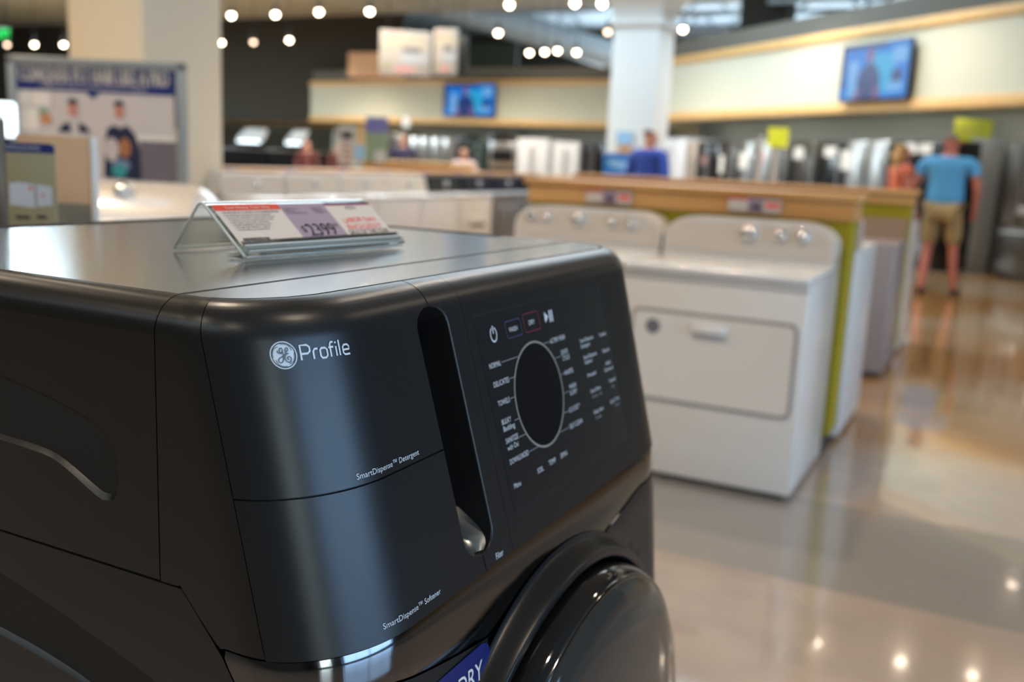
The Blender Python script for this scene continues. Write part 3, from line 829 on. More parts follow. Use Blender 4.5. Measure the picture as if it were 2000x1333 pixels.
dr_ = g.build('door', M['gloss_black'], WM); dr_['label'] = 'round glossy black door'
g = G(); g.lathe([(.2655, .0360), (.2615, .0395), (.2540, .0440), (.2350, .0495), (.2050, .0540), (.1550, .0575), (.08, .0595), (.001, .0600), (0, .0600)], DC, (0, -1, 0), 160); g.build('door_glass', mk('smoked_glass', (.030, .030, .028), .05), dr_)
g = G(); g.lathe([(.2690, .0335), (.2688, .0352), (.2668, .0366), (.2650, .0364)], DC, (0, -1, 0), 160); g.build('door_rim', M['chrome_dark'], dr_)
# blue sticker
def fpn(d): return lambda x, z: soff(x2s(x), z2v(z), d)
g = G().mat(M['sticker_blue']); fs_ = fpn(.0012)
rr = rrect(.066, .208, .842, .8805, .012)
P = []
for k in range(13):
    z = .842+.0385*k/12; q = min(z-.842, .8805-z); c_ = .012-math.sqrt(max(0, .012**2-(.012-min(q, .012))**2)); P.append([fs_(.066+c_+(.142-2*c_)*j/20, z) for j in range(21)])
g.grid(P, False); sk = g.build('blue_sticker', None, WM); sk['label'] = 'blue sticker reading LAUNDRY'
g = G().mat(M['sign_white']); letters(g, 'LAUNDRY', fpn(.0018), .1940, .8520, .0160, width=.094, align='R'); g.build('sticker_lettering', None, sk)

# cabinet: top cover with rounded edges, pressed side pockets
D = .515
def side_face(g, outer, holes, x, sgn):
    """vertical polygon with holes; each hole = (outer loop, inner loop, depth)"""
    bb = bmesh.new(); eds = []
    for lp in [outer]+[h[0] for h in holes]:
        vs = [bb.verts.new((x, y, z)) for y, z in lp]; eds += [bb.edges.new((vs[i], vs[(i+1) % len(vs)])) for i in range(len(vs))]
    bmesh.ops.triangle_fill(bb, use_beauty=True, use_dissolve=False, edges=eds); g.take(bb)
    for lo, li, dep in holes:
        n = len(lo); m1 = [((a[0]*.3+b[0]*.7), (a[1]*.3+b[1]*.7)) for a, b in zip(lo, li)]
        R0 = [Vector((x, y, z)) for y, z in lo]; R1 = [Vector((x+sgn*dep*.55, y, z)) for y, z in m1]; R2 = [Vector((x+sgn*dep, y, z)) for y, z in li]
        g.grid([R0+[R0[0]], R1+[R1[0]], R2+[R2[0]]])
        bb = bmesh.new(); vs = [bb.verts.new(p) for p in R2]; e2 = [bb.edges.new((vs[i], vs[(i+1) % n])) for i in range(n)]
        bmesh.ops.triangle_fill(bb, use_beauty=True, use_dissolve=False, edges=e2); g.take(bb)
def mirror_loop(half, c_=.2575):
    """half: points from the centre line along the top, round the front end, back along the bottom"""
    q_ = .66 if min(y for y, z in half) < 0 else 1.
    return smooth_closed(half+[(c_+(c_-y)*q_, z) for y, z in half[::-1] if abs(y-c_) > 1e-6])
def smooth_closed(P, n=5):
    out_ = []; k = len(P)
    for i in range(k):
        a, b, c_, d = P[i-1], P[i], P[(i+1) % k], P[(i+2) % k]
        for q in range(n):
            t = q/n; out_.append(tuple(.5*(2*b[j]+(c_[j]-a[j])*t+(2*a[j]-5*b[j]+4*c_[j]-d[j])*t*t+(3*b[j]-a[j]-3*c_[j]+d[j])*t**3) for j in (0, 1)))
    return out_
h1 = [(.2575, 1.108), (.21, 1.1055), (.162, 1.0995), (.106, 1.0905), (.064, 1.0800), (.0465, 1.071), (.0395, 1.055), (.0395, 1.035), (.044, 1.0255), (.052, 1.0225), (.063, 1.0245), (.103, 1.0425), (.135, 1.0465), (.166, 1.0478), (.21, 1.0500), (.2575, 1.051)]
i1 = [(.2575, 1.105), (.21, 1.1025), (.162, 1.0965), (.107, 1.0875), (.066, 1.0770), (.0505, 1.069), (.0435, 1.055), (.0435, 1.041), (.048, 1.0345), (.055, 1.0335), (.065, 1.0365), (.104, 1.0520), (.135, 1.0560), (.166, 1.0572), (.21, 1.0595), (.2575, 1.0605)]
h2 = [(.2575, .9480), (.22, .9450), (.175, .9370), (.088, .9170), (.004, .8930), (-.035, .8760), (-.052, .8500), (-.050, .8220), (-.030, .8140), (.0, .8300), (.068, .8620), (.125, .8760), (.179, .8830), (.22, .8870), (.2575, .8890)]
i2 = [(.2575, .9445), (.22, .9415), (.175, .9335), (.088, .9135), (.006, .8895), (-.030, .8730), (-.046, .8500), (-.044, .8320), (-.030, .8260), (.0, .8430), (.067, .8750), (.124, .8880), (.179, .8950), (.22, .8990), (.2575, .9010)]
g = G()
side_face(g, [(.0008, .9742), (D, .9742), (D, TT-RR), (.0008, TT-RR)], [(mirror_loop(h1), mirror_loop(i1), .010)], 0, 1)
prof = [(RR-RR*cos(t), TT-RR+RR*sin(t)) for t in [pi/2*k/10 for k in range(11)]]
prof2 = [(WW-x, z) for x, z in prof][::-1]
for y0, y1 in ((.0008, D),):
    g.grid([[Vector((x, y0, z)) for x, z in prof], [Vector((x, y1, z)) for x, z in prof]])
    g.grid([[Vector((x, y0, z)) for x, z in prof2], [Vector((x, y1, z)) for x, z in prof2]])
    g.grid([[Vector((WW, y0, TT-RR)), Vector((WW, y0, .9742))], [Vector((WW, y1, TT-RR)), Vector((WW, y1, .9742))]], False)
g.build('upper_side', M['graphite'], WM)
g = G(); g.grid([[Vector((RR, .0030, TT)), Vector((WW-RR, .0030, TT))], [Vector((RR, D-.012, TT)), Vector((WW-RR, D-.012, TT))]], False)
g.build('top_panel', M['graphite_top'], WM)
G().box(RR-.001, WW-RR+.001, -.0036, .0036, TT-.004, TT-.0003).build('top_seam', M['gap'], WM)
g = G(); g.box(.006, WW-.006, D-.012, D+.004, TT-.05, TT+.0015, bev=.002).box(WW-RR-.008, WW-RR+.004, .10, D, TT-.004, TT+.0012, bev=.0008)
g.build('rear_trim', M['gap'], WM)
g = G()
fr_ = [(-.020, .9722), (-.0565, .9315), (-.0735, .905), (-.0735, .04)]
side_face(g, [(D, .04), (D, .9728)]+fr_, [(mirror_loop(h2), mirror_loop(i2), .011)], 0, 1)
side_face(g, [(D, .04), (D, .9728)]+fr_, [], WW, -1)
g.box(.001, WW-.001, D-.002, D, .04, TT-.03)
g.build('lower_side', M['graphite'], WM)
g = G(); g.box(.003, WW-.003, -.018, D-.003, .05, TT-.034); g.build('inner_liner', M['gap'], WM)
for x in (.06, WW-.06):
    for y in (-.02, D-.06): G().cyl((x, y, 0), (x, y, .055), .024, .018, 14).build('foot', M['plastic_black'], WM)

# ---- price card in its acrylic holder
HL = thing('price_card_holder', 'clear acrylic tent holder with the $2399 price card on the dark washer', 'price holder', (0, 0, 0), pi/2-.102)
HL.location = (-.1093, .2085, 1.1766)
HW, HD, HH, HM = .2208, .099, .0484, .060
sl = Vector((0, HM, HH)).normalized()
g = G(); th = .0026
# profile in (y, z): front lip, front face, rounded apex, rear leg
prof = [(.0, .0030), (.0155, .0012), (.0155, .0), (-.001, .0)]
def strip(pts, th):
    L_, R_ = [], []
    for i, p in enumerate(pts):
        a = Vector(pts[max(i-1, 0)]); b = Vector(pts[min(i+1, len(pts)-1)]); d = (b-a).normalized(); n = Vector((-d.y, d.x))*th/2
        L_.append((p[0]+n.x, p[1]+n.y)); R_.append((p[0]-n.x, p[1]-n.y))
    return L_+R_[::-1]
path = [(.020, .0016), (.004, .0016), (-.0006, .0024), (-.0016, .0056), (.002, .0100)]
front = [(.0010, .0016), (.012, .0105), (.052, .0432), (.0565, .0462), (.0605, .0468), (.0640, .0447), (.068, .040), (.099, .0014)]
for pts in (front,):
    g.prism([(0, y, z) for y, z in strip(pts, th)], (HW, 0, 0))
g.prism([(0, y, z) for y, z in strip([(.0015, .0016), (.026, .0016)], th)], (HW, 0, 0))
g.prism([(0, y, z) for y, z in strip([(-.0035, .0044), (-.0045, .0075), (.0065, .0155)], .0016)], (HW, 0, 0))
g.build('acrylic_stand', M['acrylic'], HL)
nrm = Vector((0, -HH, HM-.012)).normalized()
f0 = Vector((0, .0035, .0055)); f1 = Vector((0, .0510, .0440)); fdir = (f1-f0).normalized(); FL = (f1-f0).length
nn = Vector((0, -fdir.z, fdir.y))
def card(d): return lambda u, v: Vector((u, 0, 0))+f0+fdir*v+nn*d
CW = HW-.0
g = G()
cf = card(.0022); cb_ = card(.0016)
def rect(g, u0, u1, v0, v1, fn): g.poly([fn(u0, v0), fn(u1, v0), fn(u1, v1), fn(u0, v1)])
A0, A1, A2 = .002, .0840, .1480; A3 = CW-.0015
g.mat(M['card_white']); rect(g, A0, A1, .0075, FL, cf); rect(g, A2, A3, .0075, FL, cf)
g.mat(M['card_lilac']); rect(g, A1, A2, .0075, FL, cf)
cf2 = card(.0024)
g.mat(M['card_red']); rect(g, A0, A1, FL-.0085, FL, cf2); rect(g, A2, A3, FL-.0046, FL-.0038, cf2); rect(g, A2, A3, .0098, .0107, cf2)
g.mat(M['card_navy']); rect(g, A2, A3, FL-.0038, FL, cf2); rect(g, A2, A3, .0082, .0098, cf2)
pcard = g.build('price_card', None, HL)
g = G(); cf3 = card(.0026)
g.mat(M['card_white']); letters(g, 'Your Home, Your Way', cf3, (A0+A1)/2, FL-.0064, .0036, width=.056, align='C')
g.mat(M['ink'])
letters(g, 'GE PROFILE COMBO WASHER/DRYER', cf3, .008, FL-.0128, .0026, width=.070)
for k, (t, wd) in enumerate((('GE PROFILE COMBINATION WASHER', .058), ('4.8 CU.FT. CAPACITY WITH HEAT PUMP', .060), ('12 READY-TO-GO WASH & DRY CYCLES', .056), ('WIFI AND VOICE APP CONTROL', .048),
                          ('SMARTDISPENSE TECHNOLOGY', .048), ('INVERTER DIRECT DRIVE', .044), ('AVAILABLE IN GRAPHITE', .040))):
    letters(g, '\u2022 '+t, cf3, .007+.0004*k, FL-.0165-.0032*k, .0019, width=wd)
rnd = random.Random(3); u = .0085
while u < .040:
    wd = rnd.choice((.0004, .0007, .0010)); rect(g, u, u+wd, .0112, .0158, cf3); u += wd+rnd.choice((.0004, .0006))
letters(g, '084691  914235', cf3, .0085, .0086, .0017, width=.030); letters(g, 'PFQ97HSPVDS  EACH', cf3, .0450, .0086, .0017, width=.032)
letters(g, '$', cf3, .0905, .0200, .0085, width=.0052); letters(g, '2399', cf3, .0975, .0142, .0165, width=.0385)
for dx in (.0003,): letters(g, '2399', cf3, .0975+dx, .0142, .0165, width=.0385)
letters(g, '97', cf3, .1380, .0245, .0050, width=.0062)
letters(g, 'Regular Price', cf3, .0875, FL-.0085, .0021, width=.020); letters(g, 'Savings', cf3, .0880, FL-.0118, .0021, width=.013); letters(g, 'Sale ends Monday', cf3, .0880, FL-.0151, .0021, width=.027)
letters(g, '$2999.97', cf3, .1250, FL-.0085, .0021, width=.016); letters(g, '$600.00', cf3, .1270, FL-.0118, .0021, width=.014); letters(g, '$2399.97', cf3, .1280, FL-.0151, .0021, width=.015)
letters(g, 'SALE OF THE YEAR', cf3, (A2+A3)/2, .0130, .0064, width=.062, align='C')
for k in range(-2, 3):
    if k: rect(g, (A2+A3)/2+k*.006-.0006, (A2+A3)/2+k*.006+.0006, .0272, .0280, cf3)
ribbon(g, [((A2+A3)/2-.008, FL-.0098), ((A2+A3)/2-.004, FL-.0068), ((A2+A3)/2+.005, FL-.0068), ((A2+A3)/2+.009, FL-.0098)], .0008, cf3)
letters(g, 'HOME', cf3, (A2+A3)/2, FL-.0110, .0022, width=.012, align='C')
g.mat(M['ink_red']); letters(g, 'LABOR DAY', cf3, (A2+A3)/2, .0296, .0068, width=.052, align='C', arch=.0016); letters(g, 'BIGGEST', cf3, (A2+A3)/2, .0206, .0062, width=.054, align='C')
g.build('card_lettering', None, pcard)
g = G()
edge = [(0, y, z) for y, z in front]
for xx in (-.0002, HW+.0002): g.tube([(xx, y, z) for x, y, z in edge], .00145, 6)
for yy, zz in ((-.0006, .0016), (.0990, .0016), (-.0040, .0075), (.0015, .0120)): g.tube([(0, yy, zz), (HW, yy, zz)], .0011, 6)
g.build('polished_edges', M['acrylic_edge'], HL)
g = G(); g.tube([card(.003)(.020, -.001), card(.0035)(.030, .001), card(.0035)(.034, .0055), card(.003)(.036, .0085)], .0016, 8); g.build('adhesive_tab', M['acrylic'], HL)
# ================================================================== white dryers in the middle distance
def knob(parent, x, y, z, r_, tilt, m=None, name='knob'):
    ax = Vector((0, -cos(tilt), sin(tilt)))
    g = G().mat(M['white_enamel']).lathe([(r_*1.35, 0), (r_*1.35, .004), (r_*1.1, .006)], (x, y, z), ax, 24).mat(M['chrome']).lathe([(r_, .004), (r_*.95, .022), (r_*.85, .027), (0, .028)], (x, y, z), ax, 24)
    return g.build(name, None, parent)
def arched_console(parent, W_, y_f, y_b, z0, z1, rad, lean=.10, m_face=None, y_body=None):
    """control panel with rounded shoulders; face leans back"""
    m_face = m_face or M['console_beige']
    def arch(inset, k=14):
        P = [(inset, z0)]
        for j in range(k+1):
            t = pi - pi/2*j/k; P.append((rad+(rad-inset)*cos(t), z1-rad*.62+(rad*.62-inset)*sin(t)))
        for j in range(k+1):
            t = pi/2 - pi/2*j/k; P.append((W_-rad+(rad-inset)*cos(t), z1-rad*.62+(rad*.62-inset)*sin(t)))
        P.append((W_-inset, z0)); return P
    P = arch(0)
    A = [Vector((x, y_f+(z-z0)*lean, z)) for x, z in P]; Bq = [Vector((x, y_b, z)) for x, z in P]
    g = G(); g.grid([A+[A[0]], Bq+[Bq[0]]]); g.poly(A); g.poly(Bq); g.build('console_shell', M['white_enamel'], parent)
    P = arch(.014); g = G(); g.prism([Vector((x, y_f-.003+(z-z0)*lean, max(z, z0+.025))) for x, z in P], (0, .004, 0)); return g.build('console_face', m_face, parent)
def white_dryer(name, label, loc, knobs, front=True, w_=.745, h=.892, d_=.70, door=True):
    t = thing(name, label, 'clothes dryer' if door else 'washing machine', loc)
    # local origin: front left bottom corner on the floor
    g = G(); g.box(0, w_, .004, d_, .025, h-.035, bev=.006); g.build('cabinet', M['white_enamel'], t)
    g = G(); g.box(-.004, w_+.004, -.012, d_, h-.033, h, bev=.014, seg=4); g.build('top_panel', M['white_lid'], t)
    g = G(); g.box(.03, w_-.03, .03, d_-.03, .0, .03); g.build('base', M['kick'], t)
    arched_console(t, w_, .50, d_-.02, h-.005, 1.066, .15)
    for x, z, r_ in knobs: knob(t, x, .50+(z-h)*.10-.003, z, r_, .1)
    if door:
        rr_ = rrect(.055, .715, .338, .704, .03)
        g = G(); g.mat(M['enamel_groove']); P2 = [Vector((x, -.0005, z)) for x, z in rr_]
        g.tube([Vector((x, .002, z)) for x, z in rr_], .0065, 8, True); g.build('door_seam', None, t)
        rr2 = rrect(.062, .708, .345, .697, .026)
        g = G(); g.prism([Vector((x, -.006, z)) for x, z in rr2], (0, .012, 0)); dd = g.build('door', M['white_enamel'], t)
        g = G(); g.mat(M['white_lid']).box(.308, .448, -.026, -.006, .632, .668, bev=.006); g.mat(mk('handle_shadow_grey', (.50, .48, .46), .4)).box(.315, .441, -.010, -.0055, .606, .632, bev=.004); g.build('door_handle', None, dd)  # shadow in the grip under the handle is set as flat grey
        g = G(); g.cyl((.145, -.0063, .638), (.145, -.0085, .638), .030, n=28); g.build('energy_sticker', mk('sticker_grey', (.14, .14, .17), .5), dd)
        g = G(); g.box(.0, w_, -.002, .004, .835, .839); g.build('panel_seam', M['enamel_groove'], t)
    return t
white_dryer('clothes_dryer', 'whole white clothes dryer with three knobs and a round grey sticker, nearest the aisle', (-.872, 3.262, 0),
            ((.872-.493, 1.008, .036), (.872-.353, 1.008, .026), (.872-.262, 1.008, .026)))
white_dryer('washing_machine', 'white top-loading washer with five knobs, half hidden by the dark combo machine', (-1.64, 3.28, 0),
            ((.085, 1.010, .021), (.172, 1.014, .021), (.335, 1.010, .031), (.505, 1.008, .022), (.597, 1.008, .022)), door=False)
def price_tag(loc, rz, label, group='price tags on the oak ledges', w_=.24, h=.062):
    t = G(); t.mat(M['acrylic']).box(-w_/2-.003, w_/2+.003, 0, .003, -.004, h+.003).mat(M['card_white']).box(-w_/2, -w_/2*.25, -.002, 0, 0, h).mat(M['card_lilac']).box(-w_/2*.25, w_/2*.35, -.002, 0, 0, h)
    t.mat(M['card_white']).box(w_/2*.35, w_/2, -.002, 0, 0, h).mat(M['card_red']).box(-w_/2, -w_/2*.25, -.0025, -.001, h*.82, h).mat(M['ink_red']).box(w_/2*.42, w_/2*.93, -.0025, -.001, h*.35, h*.7)
    t.mat(M['ink']).box(-w_/2*.1, w_/2*.25, -.0025, -.001, h*.2, h*.5).mat(M['card_navy']).box(w_/2*.35, w_/2, -.0025, -.001, h*.92, h)
    o = t.build('price_tag', None); o.location = loc; o.rotation_euler = (0, 0, rz); return tag(o, label, 'price tag', group)
price_tag((-1.236, 3.976, 1.088), 0, 'price tag on the oak ledge above the five-knob washer')
price_tag((-.528, 3.976, 1.092), 0, 'price tag on the oak ledge above the three-knob dryer')

# ---- row of washers receding along the long partition, fronts facing the aisle (+X)
def make_row_washer(kind):
    names = {'white': ('washing_machine', 'white top-loading washer in the receding row'), 'half': ('washing_machine', ''), 'grey': ('washing_machine', '')}
    t = thing('washing_machine', '', 'washing machine', (0, 0, 0), pi/2, 'washers in the receding row')
    body = M['white_enamel'] if kind in ('white', 'half') else M['appl_grey']
    face = M['console_beige'] if kind == 'white' else M['lid_glass']
    w_ = .63 if kind != 'white' else .655
    G().box(-w_/2, w_/2, -.52, .0, .03, .905, bev=.008).build('cabinet', body, t)
    G().box(-w_/2-.003, w_/2+.003, -.53, -.14, .905, .935, bev=.01).build('lid', M['white_lid'] if kind != 'grey' else M['appl_grey'], t)
    G().box(-w_/2+.03, w_/2-.03, -.49, -.03, 0, .03).build('base', M['kick'], t)
    mt = M['white_enamel'] if kind == 'white' else M['lid_glass']
    g = G(); g.prism([(-w_/2+.002, -.17, .93), (-w_/2+.002, -.13, 1.085), (-w_/2+.002, -.03, 1.095), (-w_/2+.002, 0, .93)], (w_-.004, 0, 0)); g.build('console', mt, t)
    g = G(); n_ = Vector((0, -.155, .04)).normalized()
    a = Vector((0, -.17, .93)); b = Vector((0, -.13, 1.085)); L_ = -w_/2+.02
    g.prism([a.lerp(b, .10)+Vector((L_, -.001, 0)), a.lerp(b, .92)+Vector((L_, -.001, 0)), a.lerp(b, .92)+Vector((-L_, -.001, 0)), a.lerp(b, .10)+Vector((-L_, -.001, 0))], (0, -.003, 0))
    g.build('console_face', face, t)
    knob(t, .02, -.153, 1.01, .024, .25)
    if kind == 'half':
        g = G().box(-.20, .20, -.534, -.52, .45, .72, bev=.004); g.build('door', M['white_enamel'], t)
        G().box(-.14, .14, -.538, -.534, .62, .66).build('vent_label', M['appl_grey'], t)
    if kind == 'grey':
        g = G().box(-.25, .25, -.538, -.52, .30, .80, bev=.01); g.build('door', M['appl_grey'], t)
    return t
labels = ['white washer at the near end of the receding row', 'white washer second along the receding row, glint on its console', 'white washer third along the receding row',
          'white washer fourth along the row, last with a pale console', 'white dryer with a black glass console in the middle of the receding row',
          'grey machine with black glass console just past the white-bodied one', 'grey machine with black console, second from the far end of the row', 'grey machine with black console at the far end of the row']
protos = {}
ys = [5.06, 5.75, 6.43, 7.10, 7.77, 8.44, 9.10, 9.76]
for i, y in enumerate(ys):
    k = 'white' if i < 4 else ('half' if i == 4 else 'grey')
    if k not in protos: t = protos[k] = make_row_washer(k)
    else: t = copy_tree(protos[k])
    t.location = (-4.59, y, 0); t['label'] = labels[i]
for i, y in enumerate(ys):
    price_tag((-4.685, y, 1.045), pi/2, ['price tag on the ledge over the first white washer of the row', 'price tag on the ledge over the second white washer of the row', 'price tag on the ledge over the third white washer of the row', 'price tag on the ledge over the fourth white washer of the row',
              'price tag on the ledge over the black-console white dryer', 'price tag on the ledge over the first grey machine', 'price tag on the ledge over the second grey machine', 'price tag on the ledge over the farthest grey machine'][i], w_=.20, h=.07)

# ---- appliances round the back of the near partition, seen end-on
def end_unit(label, x1, y0, depth, body, win, facing=-1, wd=.69, h=.99, con=True, name='washing_machine', cat='washing machine'):
    t = thing(name, label, cat, (x1-wd/2, y0, 0))
    G().box(-wd/2, wd/2, 0, depth, .03, h, bev=.01).build('cabinet', body, t)
    G().box(-wd/2+.03, wd/2-.03, .03, depth-.03, 0, .03).build('base', M['kick'], t)
    yf = -.004 if facing < 0 else depth+.004
    g = G().mat(M['chrome']).lathe([(.20, -.0), (.20, .02), (.17, .03), (.15, .03)], (0, yf, .52), (0, facing, 0), 40).mat(win).lathe([(.155, .02), (.10, .045), (0, .055)], (0, yf, .52), (0, facing, 0), 40)
    g.build('door', None, t)
    if con:
        yb_ = depth-.16 if facing < 0 else .0
        G().prism([(-wd/2, yb_, h), (-wd/2, yb_+.04, h+.14), (-wd/2, yb_+.12, h+.14), (-wd/2, yb_+.16, h)], (wd, 0, 0)).build('console', con if not isinstance(con, bool) else M['console_beige'], t)
    return t
end_unit('pale grey side of a washer backing onto the near green partition', -.10, 4.27, .72, mk('pale_grey_enamel', (.55, .56, .55), .3), M['lid_glass'], 1, h=.93)
end_unit('grey-fronted washer end-on beyond the aisle gap behind the near partition', -.095, 6.02, .70, mk('taupe_enamel', (.26, .23, .23), .3), M['lid_glass'], -1, h=.86, con=mk('brown_console', (.22, .14, .09), .35))
end_unit('white washer backing onto the second green partition, seen end-on', -.10, 7.03, .70, M['white_enamel'], M['lid_glass'], 1, h=.95)
end_unit('grey washer second in from the aisle, facing the gap behind the partition', -.82, 6.02, .70, M['appl_grey'], M['lid_glass'], -1, h=.95)

# ---- left group: washer, poster, cards
ga = at(288, 420, 4.1)
t = thing('washing_machine', 'cream-consoled white top-load washer in front of the pet hair poster', 'washing machine', (-2.95, 2.66, 0), R(24))
G().box(-.36, .36, -.62, .08, .03, .925, bev=.01).build('cabinet', M['white_enamel'], t)
G().box(-.33, .33, -.59, .05, 0, .03).build('base', M['kick'], t)
g = G(); g.box(-.36, .36, -.63, -.10, .925, .955, bev=.012); g.build('lid', M['white_lid'], t)
def side_prof(x): return [Vector((x, y, z)) for y, z in ((-.22, .95), (-.15, 1.03), (-.05, 1.095), (.03, 1.105), (.08, 1.09), (.09, .95))]
g = G(); P = []
for k in range(29):
    q = -1+2*k/28; x = .375*q; s_ = (1-abs(q)**5)**.6 if abs(q) < 1 else 0
    P.append([Vector((p.x, p.y, .94+(p.z-.94)*max(.02, s_))) for p in side_prof(x)])
g.grid(P); g.build('console_shell', M['white_lid'], t)
g = G(); P = []
for k in range(21):
    x = -.30+.60*k/20
    P.append([Vector((x, -.20+.15*j/6, .972+ [0, .026, .05, .072, .092, .108, .122][j]+.004)) for j in range(7)])
g.grid(P); g.build('console_face', M['console_beige'], t)
knob(t, -.02, -.115, 1.065, .035, .55)
# poster frame
pa = at(15, 118, 4.95); pb = at(362, 121, 4.95); ang = math.atan2(pb.y-pa.y, pb.x-pa.x); PWD = math.hypot(pb.x-pa.x, pb.y-pa.y)
ps = thing('poster_stand', 'large framed poster headed CONQUER PET HAIR LIKE A PRO beside the cream pillar', 'poster', (pa.x, pa.y, 0), ang)
ZT = (pa.z+pb.z)/2+.01
g = G(); f_ = .045
g.box(0, PWD, -.02, .03, ZT-f_, ZT, bev=.004).box(0, f_, -.02, .03, .35, ZT, bev=.004).box(PWD-f_, PWD, -.02, .03, .35, ZT, bev=.004).box(0, PWD, -.02, .03, .35, .40, bev=.004)
g.box(-.02, .07, -.25, .25, 0, .03).box(PWD-.07, PWD+.02, -.25, .25, 0, .03).box(.0, .04, -.02, .03, .03, .36).box(PWD-.04, PWD, -.02, .03, .03, .36)
g.build('frame', M['frame_grey'], ps)
def pr(g, x0, x1, z0, z1, y=-.006): g.poly([(x0, y, z0), (x1, y, z0), (x1, y, z1), (x0, y, z1)])
g = G().mat(M['poster_grey']).box(f_, PWD-f_, -.004, .01, .40, ZT-f_)
sx = PWD/347.0
X = lambda px: (px-15)*sx
Z = lambda py: ZT-(py-119)*.002610
g.mat(M['navy']); pr(g, X(30), X(348), Z(183), Z(128)); g.poly([(X(165), -.0062, Z(182)), (X(180), -.0062, Z(196)), (X(195), -.0062, Z(182))]); pr(g, X(340), X(348), Z(246), Z(183))
g.mat(M['poster_cream']); pr(g, X(22), X(56), Z(214), Z(185), -.0065); pr(g, X(60), X(96), Z(214), Z(185), -.0065); pr(g, X(22), X(72), Z(262), Z(218), -.0065)
g.mat(M['poster_cab']); pr(g, X(270), X(342), Z(395), Z(272), -.0062)
g.mat(M['poster_cream']); pr(g, X(262), X(342), Z(272), Z(262), -.0064)
def oval(g, cx, cz, rx, rz_, y, a0=0, a1=360, n=28): g.poly([(cx+rx*cos(R(a0+(a1-a0)*k/n)), y, cz+rz_*sin(R(a0+(a1-a0)*k/n))) for k in range(n+(0 if a1-a0 == 360 else 1))])
Y = -.0068
g.mat(mk('poster_orange', (.55, .22, .08), .5)); oval(g, X(86), Z(238), 12*sx, .026, Y); g.mat(M['sign_green']); oval(g, X(82), Z(224), 9*sx, .018, Y)
for cx_, hx in ((140, 16), (231, 17)):
    g.mat(mk('poster_skin', (.50, .20, .13), .5)); oval(g, X(cx_), Z(218), 9.5*sx, .036, Y-.0004)
    g.mat(mk('poster_cap', (.02, .025, .05), .5)); oval(g, X(cx_), Z(204), 10.5*sx, .020, Y-.0006, 0, 180); pr(g, X(cx_-11), X(cx_+9), Z(207), Z(203), Y-.0006)
g.mat(mk('poster_uniform', (.012, .015, .045), .5))
g.poly([(X(108), Y, Z(262)), (X(118), Y, Z(248)), (X(132), Y, Z(241)), (X(135), Y, Z(262))]); g.poly([(X(150), Y, Z(262)), (X(150), Y, Z(241)), (X(164), Y, Z(248)), (X(174), Y, Z(262))])
g.poly([(X(197), Y, Z(348)), (X(200), Y, Z(285)), (X(206), Y, Z(252)), (X(220), Y, Z(244)), (X(231), Y, Z(250)), (X(246), Y, Z(244)), (X(262), Y, Z(262)), (X(270), Y, Z(290)), (X(272), Y, Z(352))])
g.mat(mk('poster_fur', (.50, .42, .38), .5)); oval(g, X(214), Z(292), 14*sx, .060, Y-.0003); g.mat(mk('poster_rust', (.36, .13, .05), .5)); oval(g, X(240), Z(288), 12*sx, .050, Y-.0004)
g.mat(mk('poster_teal', (.03, .26, .24), .5)); oval(g, X(228), Z(334), 15*sx, .034, Y-.0005); g.mat(mk('poster_slate', (.15, .20, .27), .5)); oval(g, X(232), Z(322), 18*sx, .030, Y-.0004)
bd_ = g.build('poster_sheet', None, ps)
g = G().mat(M['poster_cream']); [letters(g, 'CONQUER PET HAIR LIKE A PRO', lambda u, v: Vector((u+du, -.0072, v)), X(37), Z(166), .078, width=X(329)-X(37)) for du in (-.004, -.002, 0, .002, .004)]
letters(g, 'Introducing a washer and dryer that take it on together', lambda u, v: Vector((u, -.0072, v)), X(78), Z(177), .016, width=X(288)-X(78)); g.build('poster_lettering', None, bd_)

# neighbours right behind the dark machine: a white front-loader carrying cards
t = thing('washing_machine', 'white washer behind the dark combo, carrying the brochure stand and the carton', 'washing machine', (-1.22, .86, 0), 0)
G().box(-.42, .42, -.34, .34, .03, 1.02, bev=.012).build('cabinet', M['white_enamel'], t); G().box(-.38, .38, -.30, .30, 0, .03).build('base', M['kick'], t)
# brochure
a = at(6, 275, 1.68); b = at(106, 283, 1.68); c_ = at(104, 430, 1.68)
ang = math.atan2(b.y-a.y, b.x-a.x); Wb = math.hypot(b.x-a.x, b.y-a.y); zt = b.z; zb_ = 1.021
t = thing('brochure_holder', 'khaki brochure card with blue header and white washers, left of the brown carton', 'brochure', (a.x, a.y, zb_), ang)
H_ = zt-zb_; px_ = Wb/100
zq = lambda py: H_-(py-280)*(1.68/FPX)*1.0
g = G().mat(M['brochure']).box(0, Wb, 0, .004, 0, H_, bev=.001); g.build('card', None, t)
g = G(); Y = -.0008
g.mat(M['navy']); g.poly([(0, Y, zq(297)), (Wb, Y, zq(297)), (Wb, Y, zq(283)), (Wb-.008, Y, zq(279)), (0, Y, zq(279))])
g.mat(mk('brochure_pale', (.46, .48, .52), .5)); g.poly([(8*px_, Y, zq(400)), (58*px_, Y, zq(405)), (58*px_, Y, zq(358)), (30*px_, Y, zq(355)), (8*px_, Y, zq(358))]); g.poly([(62*px_, Y, zq(402)), (92*px_, Y, zq(398)), (92*px_, Y, zq(362)), (62*px_, Y, zq(358))])
g.mat(M['card_red']); oval(g, 50*px_, zq(366), 3.4*px_, .0035, Y-.0004); oval(g, 74*px_, zq(379), 3*px_, .003, Y-.0004)
g.mat(M['ink']); pr(g, 18*px_, 46*px_, zq(427), zq(421), Y); pr(g, 60*px_, 80*px_, zq(425), zq(419), Y)
g.mat(M['sign_white']); letters(g, 'INTRODUCING PROFILE', lambda u, v: Vector((u, Y-.0006, v)), 6*px_, zq(291), .0052, width=66*px_); g.build('print', None, t)
